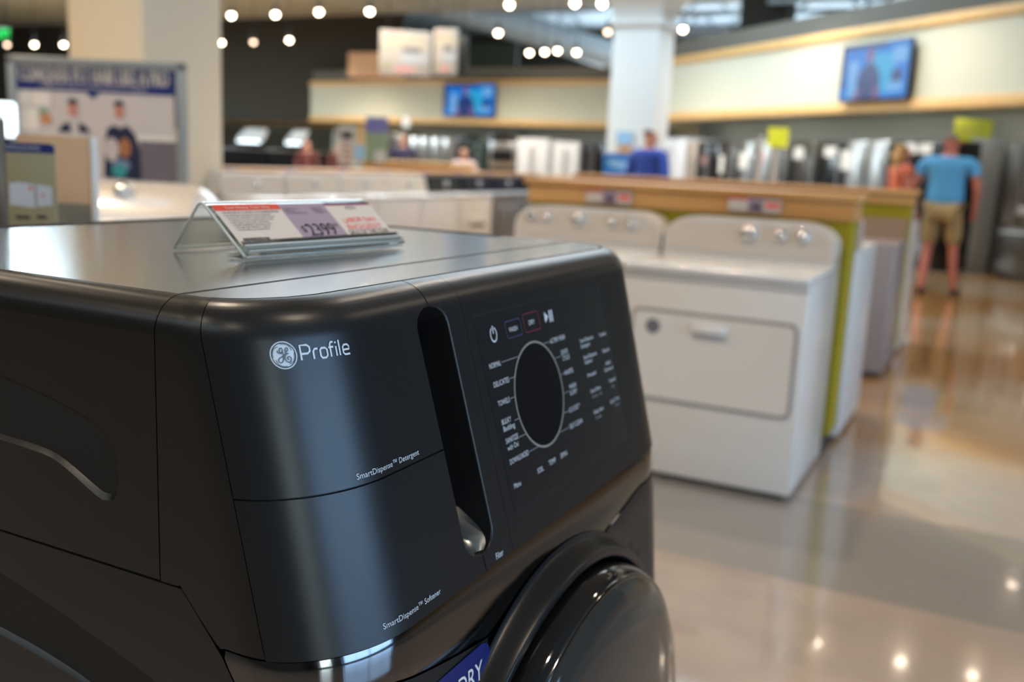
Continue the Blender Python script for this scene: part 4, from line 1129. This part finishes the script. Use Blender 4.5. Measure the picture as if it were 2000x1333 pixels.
# carton
a = at(30, 262, 1.80); b = at(176, 266, 1.80); ang2 = math.atan2(b.y-a.y, b.x-a.x); Wc = math.hypot(b.x-a.x, b.y-a.y)
t = thing('carton', 'open brown cardboard carton panel with grey base and white edge, behind the brochure', 'carton', (a.x, a.y, 1.021), ang2)
g = G().mat(M['cardboard']).box(0, Wc, 0, .012, 0, a.z-1.021, bev=.001).mat(mk('carton_grey', (.19, .17, .13), .7)).box(.0, Wc-.004, -.0008, .0, .0, .0+(a.z-1.021)-(392-262)*1.8/FPX); g.build('box', None, t)
G().box(Wc-.001, Wc+.008, -.002, .012, 0, a.z-1.021, bev=.001).build('edge', M['sign_white'], t)
# black appliance edge far left, with a lit display
a = at(-30, 230, 1.25)
t = thing('oven_range', 'black edge of a tall appliance at the left border', 'appliance', (a.x-.02, a.y-.04, 0), .5)
e_ = at(3, 230, 1.25)
G().box(-.30, (Vector((e_.x, e_.y))-Vector((a.x-.02, a.y-.04))).length, -.05, .03, 0, 1.305, bev=.01).build('body', M['appl_black'], t)
a = at(-4, 232, 3.3); b = at(27, 232, 3.3)
t = thing('light_box', 'glowing white light box at the left border beside the poster', 'light box', (a.x, a.y, 0), math.atan2(b.y-a.y, b.x-a.x))
L = (b-a).length; z0 = at(10, 268, 3.3).z; z1 = at(10, 199, 3.3).z
G().box(-.12, L, 0, .03, z0, z1, bev=.012).build('panel', mk('light_box_glow', (.80, .95, 1), emit=2.2), t); G().box(-.06, -.03, .0, .03, 0, z0).box(-.2, .1, -.12, .15, 0, .02).build('post', M['frame_grey'], t)
# exit sign
e_ = at(9, 66, 24)
t = thing('exit_sign', 'small green lit exit sign hanging high at the left edge', 'exit sign', e_, YAW*-1*0+.45)
g = G().mat(M['plastic_black']).box(-.22, .16, 0, .05, -.14, .14, bev=.01).build('case', None, t)
g = G().mat(M['exit_green']); letters(g, 'EXIT', lambda u, v: Vector((u, -.004, v)), -.03, -.10, .20, width=.32, align='C'); g.build('letters', None, t)
G().cyl((0, .025, .14), (0, .025, 5.6-e_.z), .012, n=6).build('rod', M['plastic_black'], t)
# ================================================================== screens on the bulkhead
def tv(label, mt, u0, u1, z0, z1, seed):
    """local x runs along the fascia; the screen hangs on its face"""
    c0 = mt @ Vector((min(u0, u1), 0, 0)); t = thing('wall_television', label, 'television', (c0.x, c0.y, z0)); d = (mt @ Vector((1, 0, 0)))-(mt @ Vector((0, 0, 0)))
    W_ = abs(u1-u0); H_ = z1-z0
    nn_ = mt.to_3x3() @ Vector((0, 1, 0))
    flip = d.x*_r.x+d.y*_r.y < 0
    t.rotation_euler = (0, 0, math.atan2(d.y, d.x)+(pi if flip else 0))
    if flip: c1 = mt @ Vector((max(u0, u1), 0, 0)); t.location = (c1.x, c1.y, z0)
    G().box(0, W_, -.16, -.10, 0, H_, bev=.01).build('casing', M['plastic_black'], t)
    G().box(W_*.4, W_*.6, -.10, 0, H_*.35, H_*.65).build('bracket', M['plastic_black'], t)
    y = -.163; g = G(); b_ = .025
    def q(m, x0, x1, a, b, dy=0): g.mat(M[m]); g.poly([(W_*x0, y-dy, H_*a), (W_*x1, y-dy, H_*a), (W_*x1, y-dy, H_*b), (W_*x0, y-dy, H_*b)])
    q('screen_base', .02, .98, .03, .97); q('screen_cyan', .45, .80, .12, .80, .001); q('screen_pale', .13, .28, .05, .70, .001); q('screen_pale', .76, .95, .62, .88, .002); q('screen_pale', .72, .92, .14, .30, .002)
    q('screen_navy', .02, .08, .25, .97, .001); q('screen_navy', .1, .66, .90, .97, .001); q('screen_navy', .76, .90, .30, .5, .002)
    g.mat(M['screen_navy']); g.poly([(W_*x, y-.002, H_*z) for x, z in ((.28, .03), (.62, .03), (.60, .40), (.55, .58), (.46, .66), (.34, .58), (.27, .40))])
    g.mat(M['screen_rose']); g.poly([(W_*(.44+.055*cos(k*pi/8)), y-.003, H_*(.77+.13*sin(k*pi/8))) for k in range(16)])
    g.poly([(W_*x, y-.003, H_*z) for x, z in ((.52, .03), (.60, .03), (.59, .26), (.53, .28))]); g.poly([(W_*x, y-.003, H_*z) for x, z in ((.22, .03), (.30, .03), (.34, .22), (.28, .2))])
    g.build('screen', None, t); return t
def on_fascia(mt, px, py, off=.16):
    inv = mt.inverted(); d = FW+RT*((px-1000)/FPX)-UP*((py-666.5)/FPX)
    o_ = inv @ CAM; dd = inv.to_3x3() @ d; k = (-off-o_.y)/dd.y; return o_+dd*k
a = on_fascia(mtR, 1637, 185); b = on_fascia(mtR, 1784, 82); a2 = on_fascia(mtR, 1640, 92)
tv('large blue-lit television on the right bulkhead', mtR, a.x, b.x, on_fascia(mtR, 1710, 196).z, on_fascia(mtR, 1710, 82).z, 1)
a = on_fascia(mtB, 866, 195); b = on_fascia(mtB, 967, 195)
tv('smaller blue-lit television on the far bulkhead', mtB, a.x, b.x, on_fascia(mtB, 916, 228).z, on_fascia(mtB, 916, 163).z, 2)

# ---- hanging posters
def hanging(label, x0p, x1p, y0p, y1p, dep, rz, seed, zc=5.6):
    a = at((x0p+x1p)/2, (y0p+y1p)/2, dep); w_ = (x1p-x0p)/FPX*dep/max(.5, cos(rz-.46)); h = (y1p-y0p)/FPX*dep
    t = thing('hanging_poster', label, 'poster', a, rz)
    g = G().mat(M['board_white']).box(-w_/2, w_/2, 0, .03, -h/2, h/2, bev=.005).build('board', None, t)
    g = G(); y = -.004; rn = random.Random(seed)
    g.mat(mk('board_cream', (.40, .37, .30), .6)); pr(g, -w_*.45, w_*.42, h*.1, h*.42, y)
    g.mat(mk('poster_dark_patch', (.16, .17, .18), .5)); pr(g, -w_*.05, w_*.28, .02*h, .14*h, y-.001)
    g.mat(mk('poster_pale_patch', (.36, .39, .43), .5)); pr(g, -w_*.1, w_*.42, -h*.22, -h*.02, y-.001)
    g.mat(M['sign_pink']); pr(g, -w_*.2, w_*.2, -h*.42, -h*.30, y-.001); pr(g, -w_*.35, -w_*.15, h*.36, h*.44, y-.001)
    g.mat(M['brochure']); pr(g, -w_*.4, -w_*.3, -h*.4, -h*.25, y-.001)
    g.build('print', None, t)
    for q in (-w_*.35, w_*.35): G().cyl((q, .015, h/2), (q, .015, zc-a.z), .006, n=6).build('wire', M['plastic_black'], t)
hanging('big white picture board hanging beneath the open roof, left of its narrow twin', 742, 842, 62, 146, 14.0, .60, 1)
hanging('narrow white picture board hanging right beside the big hanging board', 846, 893, 58, 145, 13.6, .15, 2)
a = at(900, 110, 14.1)
t = thing('speaker', 'narrow black box hanging right of the picture boards', 'speaker', a)
G().box(-.06, .06, 0, .12, -.28, .28, bev=.01).build('box', M['plastic_black'], t); G().cyl((0, .05, .28), (0, .05, 5.6-a.z), .008, n=6).build('wire', M['plastic_black'], t)

# ================================================================== fridges and ovens under the bulkheads
def fridge(label, loc, rz, w_, h, d_, body, doors=2, side=None, group=None, handle=None, paper=None, name='refrigerator', cat='refrigerator'):
    t = thing(name, label, cat, loc, rz, group)
    G().box(-w_/2, w_/2, .03, d_, .03, h, bev=.01).build('cabinet', side or body, t); G().box(-w_/2+.03, w_/2-.03, .05, d_-.03, 0, .03).build('base', M['kick'], t)
    hm = handle or M['steel']
    zs = [(.70, h-.01)] + [(.06, .69)] if doors != 1 else [(.06, h-.01)]
    if doors >= 2:
        for sx_ in (-1, 1):
            x0_, x1_ = (.002, w_/2-.002) if sx_ > 0 else (-w_/2+.002, -.002)
            dd = G().box(x0_, x1_, -.03, .028, .70, h-.01, bev=.012).build('door', body, t)
            xh = .04*sx_; G().cyl((xh, -.075, .85), (xh, -.075, h-.2), .014, n=10).cyl((xh, -.03, .90), (xh, -.075, .90), .010, n=8).cyl((xh, -.03, h-.25), (xh, -.075, h-.25), .010, n=8).build('handle', hm, dd)
        dd = G().box(-w_/2+.002, w_/2-.002, -.03, .028, .06, .69, bev=.012).build('drawer', body, t)
        G().cyl((-w_/2+.1, -.075, .62), (w_/2-.1, -.075, .62), .013, n=10).cyl((-w_/2+.14, -.03, .62), (-w_/2+.14, -.075, .62), .01, n=8).cyl((w_/2-.14, -.03, .62), (w_/2-.14, -.075, .62), .01, n=8).build('handle', hm, dd)
    else:
        dd = G().box(-w_/2+.002, w_/2-.002, -.03, .028, .06, h-.01, bev=.012).build('door', body, t)
        G().cyl((w_/2-.08, -.075, .8), (w_/2-.08, -.075, h-.3), .014, n=10).cyl((w_/2-.08, -.03, .85), (w_/2-.08, -.075, .85), .010, n=8).cyl((w_/2-.08, -.03, h-.35), (w_/2-.08, -.075, h-.35), .010, n=8).build('handle', hm, dd)
    if paper:
        for (px_, pz_, pw_, ph_, m_) in paper: G().box(px_, px_+pw_, -.036, -.031, pz_, pz_+ph_).build('paper_sign', M[m_], t)
    return t
# a row standing along the right bulkhead; local +x of the bulkhead frame runs towards the right of the photo
dR = (mtR.to_3x3() @ Vector((1, 0, 0))); rzR = math.atan2(dR.y, dR.x); nR = (mtR.to_3x3() @ Vector((0, 1, 0)))
W1 = mk('white_fridge', (.50, .53, .57), .3)
spec = [  # px left, px right, body, paper, label
 (1283, 1344, W1, None, 'white refrigerator right behind the man in royal blue'),
 (1346, 1366, mk('beige_steel', (.40, .33, .27), .4, .5), None, 'narrow beige-steel fridge right of the white refrigerator'),
 (1369, 1412, M['appl_black'], [(-.2, 1.35, .20, .16, 'sign_pink')], 'black refrigerator with a pinkish paper sign on its door'),
 (1413, 1448, M['steel_dark'], [(-.3, 1.2, .14, .34, 'sign_white')], 'dark refrigerator with a tall white paper on its edge'),
 (1451, 1478, M['steel'], [(-.2, 1.3, .3, .3, 'sign_white')], 'bright steel refrigerator left of the first yellow card'),
 (1480, 1512, M['steel'], [(-.1, 1.4, .2, .2, 'sign_pink')], 'bright steel refrigerator under the first yellow card'),
 (1514, 1552, M['steel_dark'], None, 'dark refrigerator just right of the first yellow card'),
 (1555, 1606, M['steel_dark'], [(-.3, 1.5, .26, .2, 'sign_white')], 'dark steel refrigerator with small white sign, left of the black oven tower'),
 (1609, 1658, M['appl_black'], [(-.2, 1.55, .3, .16, 'sign_white')], 'black oven tower with a white sign near its top'),
 (1660, 1700, M['steel'], [(-.35, 1.35, .28, .3, 'sign_white')], 'steel refrigerator with a white sign, behind the oak ledge end'),
 (1702, 1742, M['steel'], None, 'steel refrigerator left of the woman with blond hair'),
 (1745, 1796, M['appl_black'], [(.05, 1.62, .3, .14, 'sign_white')], 'black refrigerator behind the woman with blond hair'),
 (1799, 1858, M['appl_black'], [(-.3, 1.62, .3, .14, 'sign_white')], 'black refrigerator behind the man in the sky blue tee')]
for pl, prr, body, paper, lab in spec:
    a = on_fascia(mtR, pl, 260, .05); b = on_fascia(mtR, prr, 260, .05); w_ = abs(b.x-a.x)-.02; h = 1.80 if body is not W1 else 1.86
    loc = mtR @ Vector(((a.x+b.x)/2, -.05, 0))
    fridge(lab, (loc.x, loc.y, 0), rzR, max(w_, .3), h, .75, body, 2 if w_ > .7 else 1, paper=paper, group='refrigerators along the right bulkhead')
# end panel with yellow card, and the nearer dark fridges at the right border
a = at_z(1868, 530, 0); b = at_z(1912, 531, 0)
t = thing('end_panel', 'tall pale grey end panel carrying the yellow-green card', 'panel', (a.x, a.y, 0), math.atan2(b.y-a.y, b.x-a.x)*.6)
G().box(0, (b-a).length+.05, 0, .06, 0, 1.86, bev=.004).build('panel', mk('pale_panel', (.30, .32, .32), .5), t)
def card_sign(label, px0, px1, py0, py1, dep, m='yellow', rz=.2, stalk=None, name='card_sign'):
    a = at(px0, (py0+py1)/2, dep); b = at(px1, (py0+py1)/2, dep); z0 = at((px0+px1)/2, py1, dep).z; z1 = at((px0+px1)/2, py0, dep).z
    t = thing(name, label, 'sign', (a.x, a.y, 0), math.atan2(b.y-a.y, b.x-a.x))
    W_ = math.hypot(b.x-a.x, b.y-a.y)
    G().box(0, W_, 0, .01, z0, z1).build('card', M[m], t)
    if stalk is not None: G().cyl((W_/2, .02, stalk), (W_/2, .02, z1-.02), .012, n=8).build('post', M['frame_grey'], t)
    return t, W_, z0, z1
t, W_, z0, z1 = card_sign('yellow-green card on top of the pale end panel behind the man in sky blue', 1864, 1938, 233, 276, 13.7, stalk=0)
g = G().mat(M['brochure']); [pr(g, W_*.1, W_*.8, z0+(z1-z0)*q, z0+(z1-z0)*(q+.05), -.003) for q in (.3, .5, .7)]; g.build('print', None, t)
card_sign('small yellow-green card hanging among the steel refrigerators', 1500, 1540, 250, 288, 16.2, stalk=0)
a = at_z(1936, 548, 0); b = at_z(1990, 556, 0)
fridge('brown-black steel refrigerator near the right border, in front of the end panel', ((a.x+b.x)/2+.12, (a.y+b.y)/2+.45, 0), rzR, .80, 1.80, .75, M['steel_dark'], 2, paper=[(-.1, .86, .28, .12, 'sign_white')])
a = at_z(2010, 572, 0)
fridge('black refrigerator cut off by the right border', (a.x+.40, a.y-.02, 0), rzR, .80, 1.80, .75, M['appl_black'], 2, paper=[(-.35, 1.2, .2, .2, 'sign_white')])
# far row under the far bulkhead
far = [(802, 842, M['steel'], 1.80, 24.2, 'brushed steel refrigerator left of the far black fridge'), (844, 888, M['steel'], 1.80, 24.2, 'brushed steel refrigerator between its twin and the far black fridge'),
       (892, 916, M['appl_black'], 1.9, 24.2, 'narrow black refrigerator under the far television'), (918, 952, mk('slate_green', (.02, .035, .035), .2), 1.75, 24.0, 'black glass oven tower left of the steel-framed wall oven'),
       (1010, 1072, W1, 1.86, 23.6, 'white refrigerator under the far bulkhead, wider of the pair'), (1080, 1132, W1, 1.80, 23.6, 'white refrigerator under the far bulkhead, narrower of the pair'),
       (1136, 1180, M['appl_black'], 1.82, 23.4, 'black refrigerator left of the white pillar'), (745, 798, M['steel_dark'], 1.9, 24.2, 'brown-black cabinet left of the steel refrigerators')]
for pl, prr, body, h, Y_, lab in far:
    a = at_y(pl, 300, Y_); b = at_y(prr, 300, Y_); fridge(lab, ((a.x+b.x)/2, Y_, 0), 0, abs(b.x-a.x)-.02, h, .7, body, 2, group='refrigerators under the far bulkhead')
a = at_y(954, 300, 24.0); b = at_y(1008, 300, 24.0); w_ = b.x-a.x
t = thing('wall_oven', 'steel-framed black wall oven between the far black and white refrigerators', 'oven', ((a.x+b.x)/2, 24.0, 0))
G().box(-w_/2, w_/2, .03, .7, 0, 2.0, bev=.01).build('cabinet', M['appl_black'], t); G().box(-w_/2+.02, w_/2-.02, -.01, .03, 1.05, 1.75, bev=.01).build('steel_frame', M['steel'], t)
G().box(-w_/2+.12, w_/2-.1, -.02, -.008, 1.2, 1.52).build('oven_window', M['lid_glass'], t); G().cyl((-w_/2+.1, -.06, 1.6), (w_/2-.1, -.06, 1.6), .015, n=8).build('handle', M['steel'], t)
# counters with cooktops and hoods far left
for i, (pl, prr, lab) in enumerate(((428, 520, 'dark range with bright reflecting hood, farthest left beside the cream pillar'), (522, 600, 'dark range with reflecting steel top, right of the bright hood'), (602, 655, 'dark grey counter unit left of the tall white sign'))):
    Yq = 18.5; a = at_y(pl, 300, Yq); b = at_y(prr, 300, Yq); w_ = (b.x-a.x)-.05
    t = thing('cooking_range', lab, 'cooking range', ((a.x+b.x)/2, Yq, 0))
    G().box(-w_/2, w_/2, 0, .65, 0, 1.22, bev=.01).build('body', M['appl_black'], t); G().box(-w_/2, w_/2, -.02, .67, 1.221, 1.25, bev=.005).build('cooktop', M['steel'] if i else M['appl_grey'], t)
    if i < 2:
        q = .45 if i == 0 else .3
        G().prism([(-w_/2*q, .1, 1.45), (-w_/2*q*.7, .4, 1.75), (w_/2*q*.7, .4, 1.75), (w_/2*q, .1, 1.45)], (0, .3, 0)).build('hood', mk('hood_steel', (.75, .80, .82), .3, .3), t)
        G().box(-w_/2*q*.8, w_/2*q*.8, .12, .35, 1.40, 1.452).build('hood_glare', mk('hood_glare_glow', (.8, .95, 1), emit=3.5), t)  # white glare reflected off the hood, imitated with a glowing strip
        G().box(-w_/2*.2, w_/2*.2, .4, .65, 1.25, 1.5).build('backguard', M['appl_black'], t)
# signs standing around the middle
t, W_, z0, z1 = card_sign('tall white sign with black heading standing behind the washer row', 661, 694, 246, 322, 12.2, 'sign_white', stalk=0, name='sign_stand')
g = G().mat(M['ink']); pr(g, W_*.15, W_*.85, z1-.16, z1-.07, -.003); g.mat(M['sign_pink']); [pr(g, W_*.2, W_*.8, z0+.05+.07*k, z0+.08+.07*k, -.003) for k in range(4)]; g.build('print', None, t)
card_sign('cream board next to the tall white sign', 697, 712, 244, 318, 12.6, 'oak_pale', stalk=0, name='sign_stand')
card_sign('pale blue card at the foot of the tall white sign', 693, 712, 284, 312, 12.0, 'banner_sky', stalk=0, name='sign_stand')
t, W_, z0, z1 = card_sign('tall banner, purple over green, right of the white sign', 714, 757, 229, 318, 13.0, 'sign_green', stalk=0, name='sign_stand')
g = G().mat(M['sign_purple']); pr(g, 0, W_, z1-(z1-z0)*.34, z1, -.003); g.mat(M['sign_white']); pr(g, W_*.4, W_*.9, z0, z0+(z1-z0)*.28, -.003); g.build('print', None, t)
card_sign('small white card hanging left of the far television', 786, 800, 228, 248, 20.0, 'sign_white', stalk=0)
# picture and banner at the white pillar
xm = (PW[0]+PW[1])/2
a = at_y(1205, 255, 12.88); b = at_y(1236, 304, 12.88)
o = G().mat(M['sign_white']).box(a.x, b.x, 12.86, 12.89, b.z, a.z).mat(M['banner_sky']).box(a.x+.02, b.x-.02, 12.85, 12.86, (a.z+b.z)/2-.02, a.z-.02).mat(mk('picture_sand', (.50, .30, .16), .6)).box(a.x+.06, b.x-.02, 12.848, 12.86, b.z+.02, (a.z+b.z)/2-.02).build('framed_picture')
tag(o, 'small blue and sand picture on the white pillar', 'picture')
t, W_, z0, z1 = card_sign('bright blue banner at the foot of the white pillar', 1178, 1246, 300, 352, 12.6, 'banner_blue', stalk=0, name='banner_stand')
g = G().mat(M['banner_sky']); g.poly([(W_*.1, -.003, z1-.08), (W_*.75, -.003, z1-.10), (W_*.7, -.003, z1-.22), (W_*.2, -.003, z1-.17)]); g.build('print', None, t)
# small paper stands on the near ledges at the right
for px0, px1, py0, py1, dep, lab in ((1452, 1462, 262, 352, 6.6, 'slim silver sign post on the second oak ledge'), (1487, 1499, 290, 352, 6.6, 'white leaflet stand on the second oak ledge')):
    a = at(px0, py1, 6.9); b = at(px1, py1, 6.9); zt = at(px0, py0, 6.9).z
    o = G().box(a.x, b.x, 6.88, 6.90, 1.191, zt, bev=.003).build('leaflet_stand', M['sign_white']); tag(o, lab, 'leaflet stand')
# ================================================================== people
def lerp3(a, b, t): return tuple(a[i]+(b[i]-a[i])*t for i in range(3))
def skinned(name, verts, edges, radii, m, parent, root=0, sub=2):
    me = bpy.data.meshes.new(name); me.from_pydata(verts, edges, []); o = bpy.data.objects.new(name, me); col.objects.link(o)
    o.modifiers.new('skin', 'SKIN'); o.modifiers['skin'].use_smooth_shade = True
    for i, sv in enumerate(me.skin_vertices[0].data):
        sv.radius = radii[i] if isinstance(radii[i], tuple) else (radii[i], radii[i]); sv.use_root = (i == root)
    s_ = o.modifiers.new('sub', 'SUBSURF'); s_.levels = sub; s_.render_levels = sub
    me.materials.append(m); o.parent = parent; return o
def person(label, loc, rz, H=1.76, skin='skin', hair='hair_grey', shirt='tee_blue', legs='khaki', short=True, arms=None, sleeve=.45, shoes='shoe', long_hair=False, width=1., legpose=None):
    """faces local -y; all joints in metres for a height of 1.76"""
    k = H/1.76; t = thing('person', label, 'person', loc, rz)
    ar = arms or {'L': [(.20*width, 0, 1.43), (.27*width, .02, 1.16), (.26*width, -.10, .93)], 'R': [(-.20*width, 0, 1.43), (-.27*width, .02, 1.16), (-.26*width, -.10, .93)]}
    lp = legpose or {'L': [(.095, 0, .92), (.11, -.01, .50), (.12, .02, .085)], 'R': [(-.095, 0, .92), (-.11, -.01, .50), (-.12, .02, .085)]}
    V = []; E_ = []; Rr = []
    def add(p, r_, par=None):
        V.append(tuple(q*k for q in p)); Rr.append(tuple(q*k for q in r_) if isinstance(r_, tuple) else r_*k)
        if par is not None: E_.append((par, len(V)-1))
        return len(V)-1
    pel = add((0, 0, .95), (.145*width, .10)); wa = add((0, .0, 1.08), (.135*width, .095), pel); ch = add((0, .01, 1.28), (.155*width, .105), wa); up = add((0, .01, 1.41), (.12*width, .08), ch)
    nk = add((0, .0, 1.50), .052, up); jw = add((0, -.015, 1.565), (.062, .072), nk); hd = add((0, -.005, 1.64), (.076, .094), jw); tp = add((0, .008, 1.715), (.058, .070), hd)
    add((0, -.098, 1.605), .010, jw)
    for S in 'LR':
        a, b, c_ = ar[S]; sg = 1 if S == 'L' else -1
        s_ = add(a, .056, up); e = add(b, .041, s_); w_ = add(c_, .027, e)
        dv = Vector(c_)-Vector(b); dv.normalize(); pm = Vector(c_)+dv*.055; p_ = add(tuple(pm), (.034, .017), w_)
        sdv = dv.orthogonal().normalized()
        for q, ln in ((-.026, .060), (-.009, .072), (.009, .068), (.026, .055)):
            f1 = pm+dv*ln*.6+sdv*q; f2 = pm+dv*ln+sdv*q*1.1+Vector((0, -.012, 0)); i1_ = add(tuple(f1), .0085, p_); add(tuple(f2), .0075, i1_)
        th_ = pm-dv*.02+sdv*.04; add(tuple(th_+dv*.03), .009, p_)
        h_, kn, an = lp[S]
        hp = add(h_, .088, pel); md = add(lerp3(h_, kn, .5), .076, hp); kk = add(kn, .052, md); cf_ = add(lerp3(kn, an, .35), .052, kk); a_ = add(an, .035, cf_)
        ft = add((an[0], an[1]-.06, .045), (.040, .032), a_); add((an[0]+.01*sg, an[1]-.17, .032), (.040, .022), ft)
    skinned('body', V, E_, Rr, M[skin], t)
    # shirt
    V = []; E_ = []; Rr = []
    pel = add((0, 0, .93), (.168*width, .125)); wa = add((0, 0, 1.08), (.158*width, .118), pel); ch = add((0, .01, 1.28), (.175*width, .125), wa); up = add((0, .01, 1.415), (.145*width, .095), ch); add((0, .0, 1.475), (.072, .066), up)
    for S in 'LR':
        a, b, c_ = ar[S]; s_ = add(a, .074, up); m_ = add(lerp3(a, b, sleeve*.6), .068, s_); e_ = add(lerp3(a, b, min(sleeve, 1)), .066, m_)
        if sleeve > 1: e2 = add(lerp3(b, c_, .9), .040, e_)
    skinned('shirt', V, E_, Rr, M[shirt], t)
    # trousers or shorts
    V = []; E_ = []; Rr = []
    pel = add((0, 0, .955), (.158*width, .115))
    for S in 'LR':
        h_, kn, an = lp[S]; hp = add(h_, .104, pel); m_ = add(lerp3(h_, kn, .5), .100, hp); kk = add(lerp3(h_, kn, .93 if short else 1), .090 if short else .072, m_)
        if not short: q = add(lerp3(kn, an, .5), .066, kk); add(lerp3(kn, an, .97), .06, q)
    skinned('shorts' if short else 'trousers', V, E_, Rr, M[legs], t)
    for S in 'LR':
        an = lp[S][2]; sg = 1 if S == 'L' else -1; V = []; E_ = []; Rr = []
        a0 = add((an[0], an[1]+.03, .05), (.046, .046)); b0 = add((an[0], an[1]-.08, .045), (.048, .040), a0); add((an[0]+.01*sg, an[1]-.18, .036), (.047, .030), b0)
        skinned('shoe', V, E_, Rr, M[shoes], t)
    # hair
    V = []; E_ = []; Rr = []
    a0 = add((0, .040, 1.640), (.088, .080)); b0 = add((0, .018, 1.722), (.076, .078), a0)
    if long_hair: c0 = add((0, .055, 1.56), (.085, .055), a0); add((0, .075, 1.40), (.075, .035), c0)
    skinned('hair', V, E_, Rr, M[hair], t)
    for sg in (-1, 1):
        g = G(); g.cyl((sg*.078*k, -.005*k, 1.635*k), (sg*.094*k, .004*k, 1.635*k), .024*k, .018*k, n=10); g.build('ear', M[skin], t)
        g = G(); g.cyl((sg*.030*k, -.086*k, 1.652*k), (sg*.030*k, -.094*k, 1.652*k), .010*k, .006*k, n=10); g.build('eye', M['ink'], t)
    return t
# man in sky blue tee: his back to us, walking away, left forearm forward
mp = at_z(1822, 577, 0)
person('man in sky blue tee and khaki shorts seen from behind in the aisle', (mp.x, mp.y, 0), pi-.15, 1.80, 'skin_red', 'hair_grey', 'tee_blue', 'khaki', True, width=1.28, sleeve=.55,
       arms={'R': [(-.24, 0, 1.42), (-.31, .02, 1.15), (-.29, -.06, .93)], 'L': [(.24, 0, 1.42), (.34, -.02, 1.17), (.38, -.22, 1.02)]},
       legpose={'L': [(.10, 0, .92), (.12, -.03, .50), (.13, .06, .085)], 'R': [(-.10, 0, .92), (-.14, -.02, .50), (-.17, -.10, .085)]})
wp = at(1764, 300, 11.9)
person('woman with long blond hair and coral top beside the man in sky blue', (wp.x, wp.y, 0), 2.1, 1.70, 'skin_red', 'hair_blond', 'orange_cloth', 'dark_cloth', False, long_hair=True, sleeve=.3)
wp = at(1268, 300, 11.6)
person('man in royal blue shirt standing by the white pillar, seen from behind', (wp.x, wp.y, 0), pi-.5, 1.74, 'skin', 'hair_brown', 'shirt_blue', 'dark_cloth', False, width=1.2, sleeve=1.3)
for px, lab, sh, hr, hh, dep in ((788, 'distant person in dark purple top behind the oak ledge', 'purple_cloth', 'hair_grey', 1.70, 19.5), (906, 'distant person in pale pink top behind the oak ledge', 'pink_cloth', 'hair_blond', 1.45, 17),
                            (600, 'distant person in dark red clothes near the ranges, left one', 'dark_red_cloth', 'hair_brown', 1.50, 21), (664, 'distant person in dark red clothes near the ranges, right one', 'dark_red_cloth', 'hair_brown', 1.50, 21)):
    wp = at(px, 300, dep); person(lab, (wp.x, wp.y, 0), .5, hh, 'skin', hr, sh, 'dark_cloth', False, sleeve=1.2)
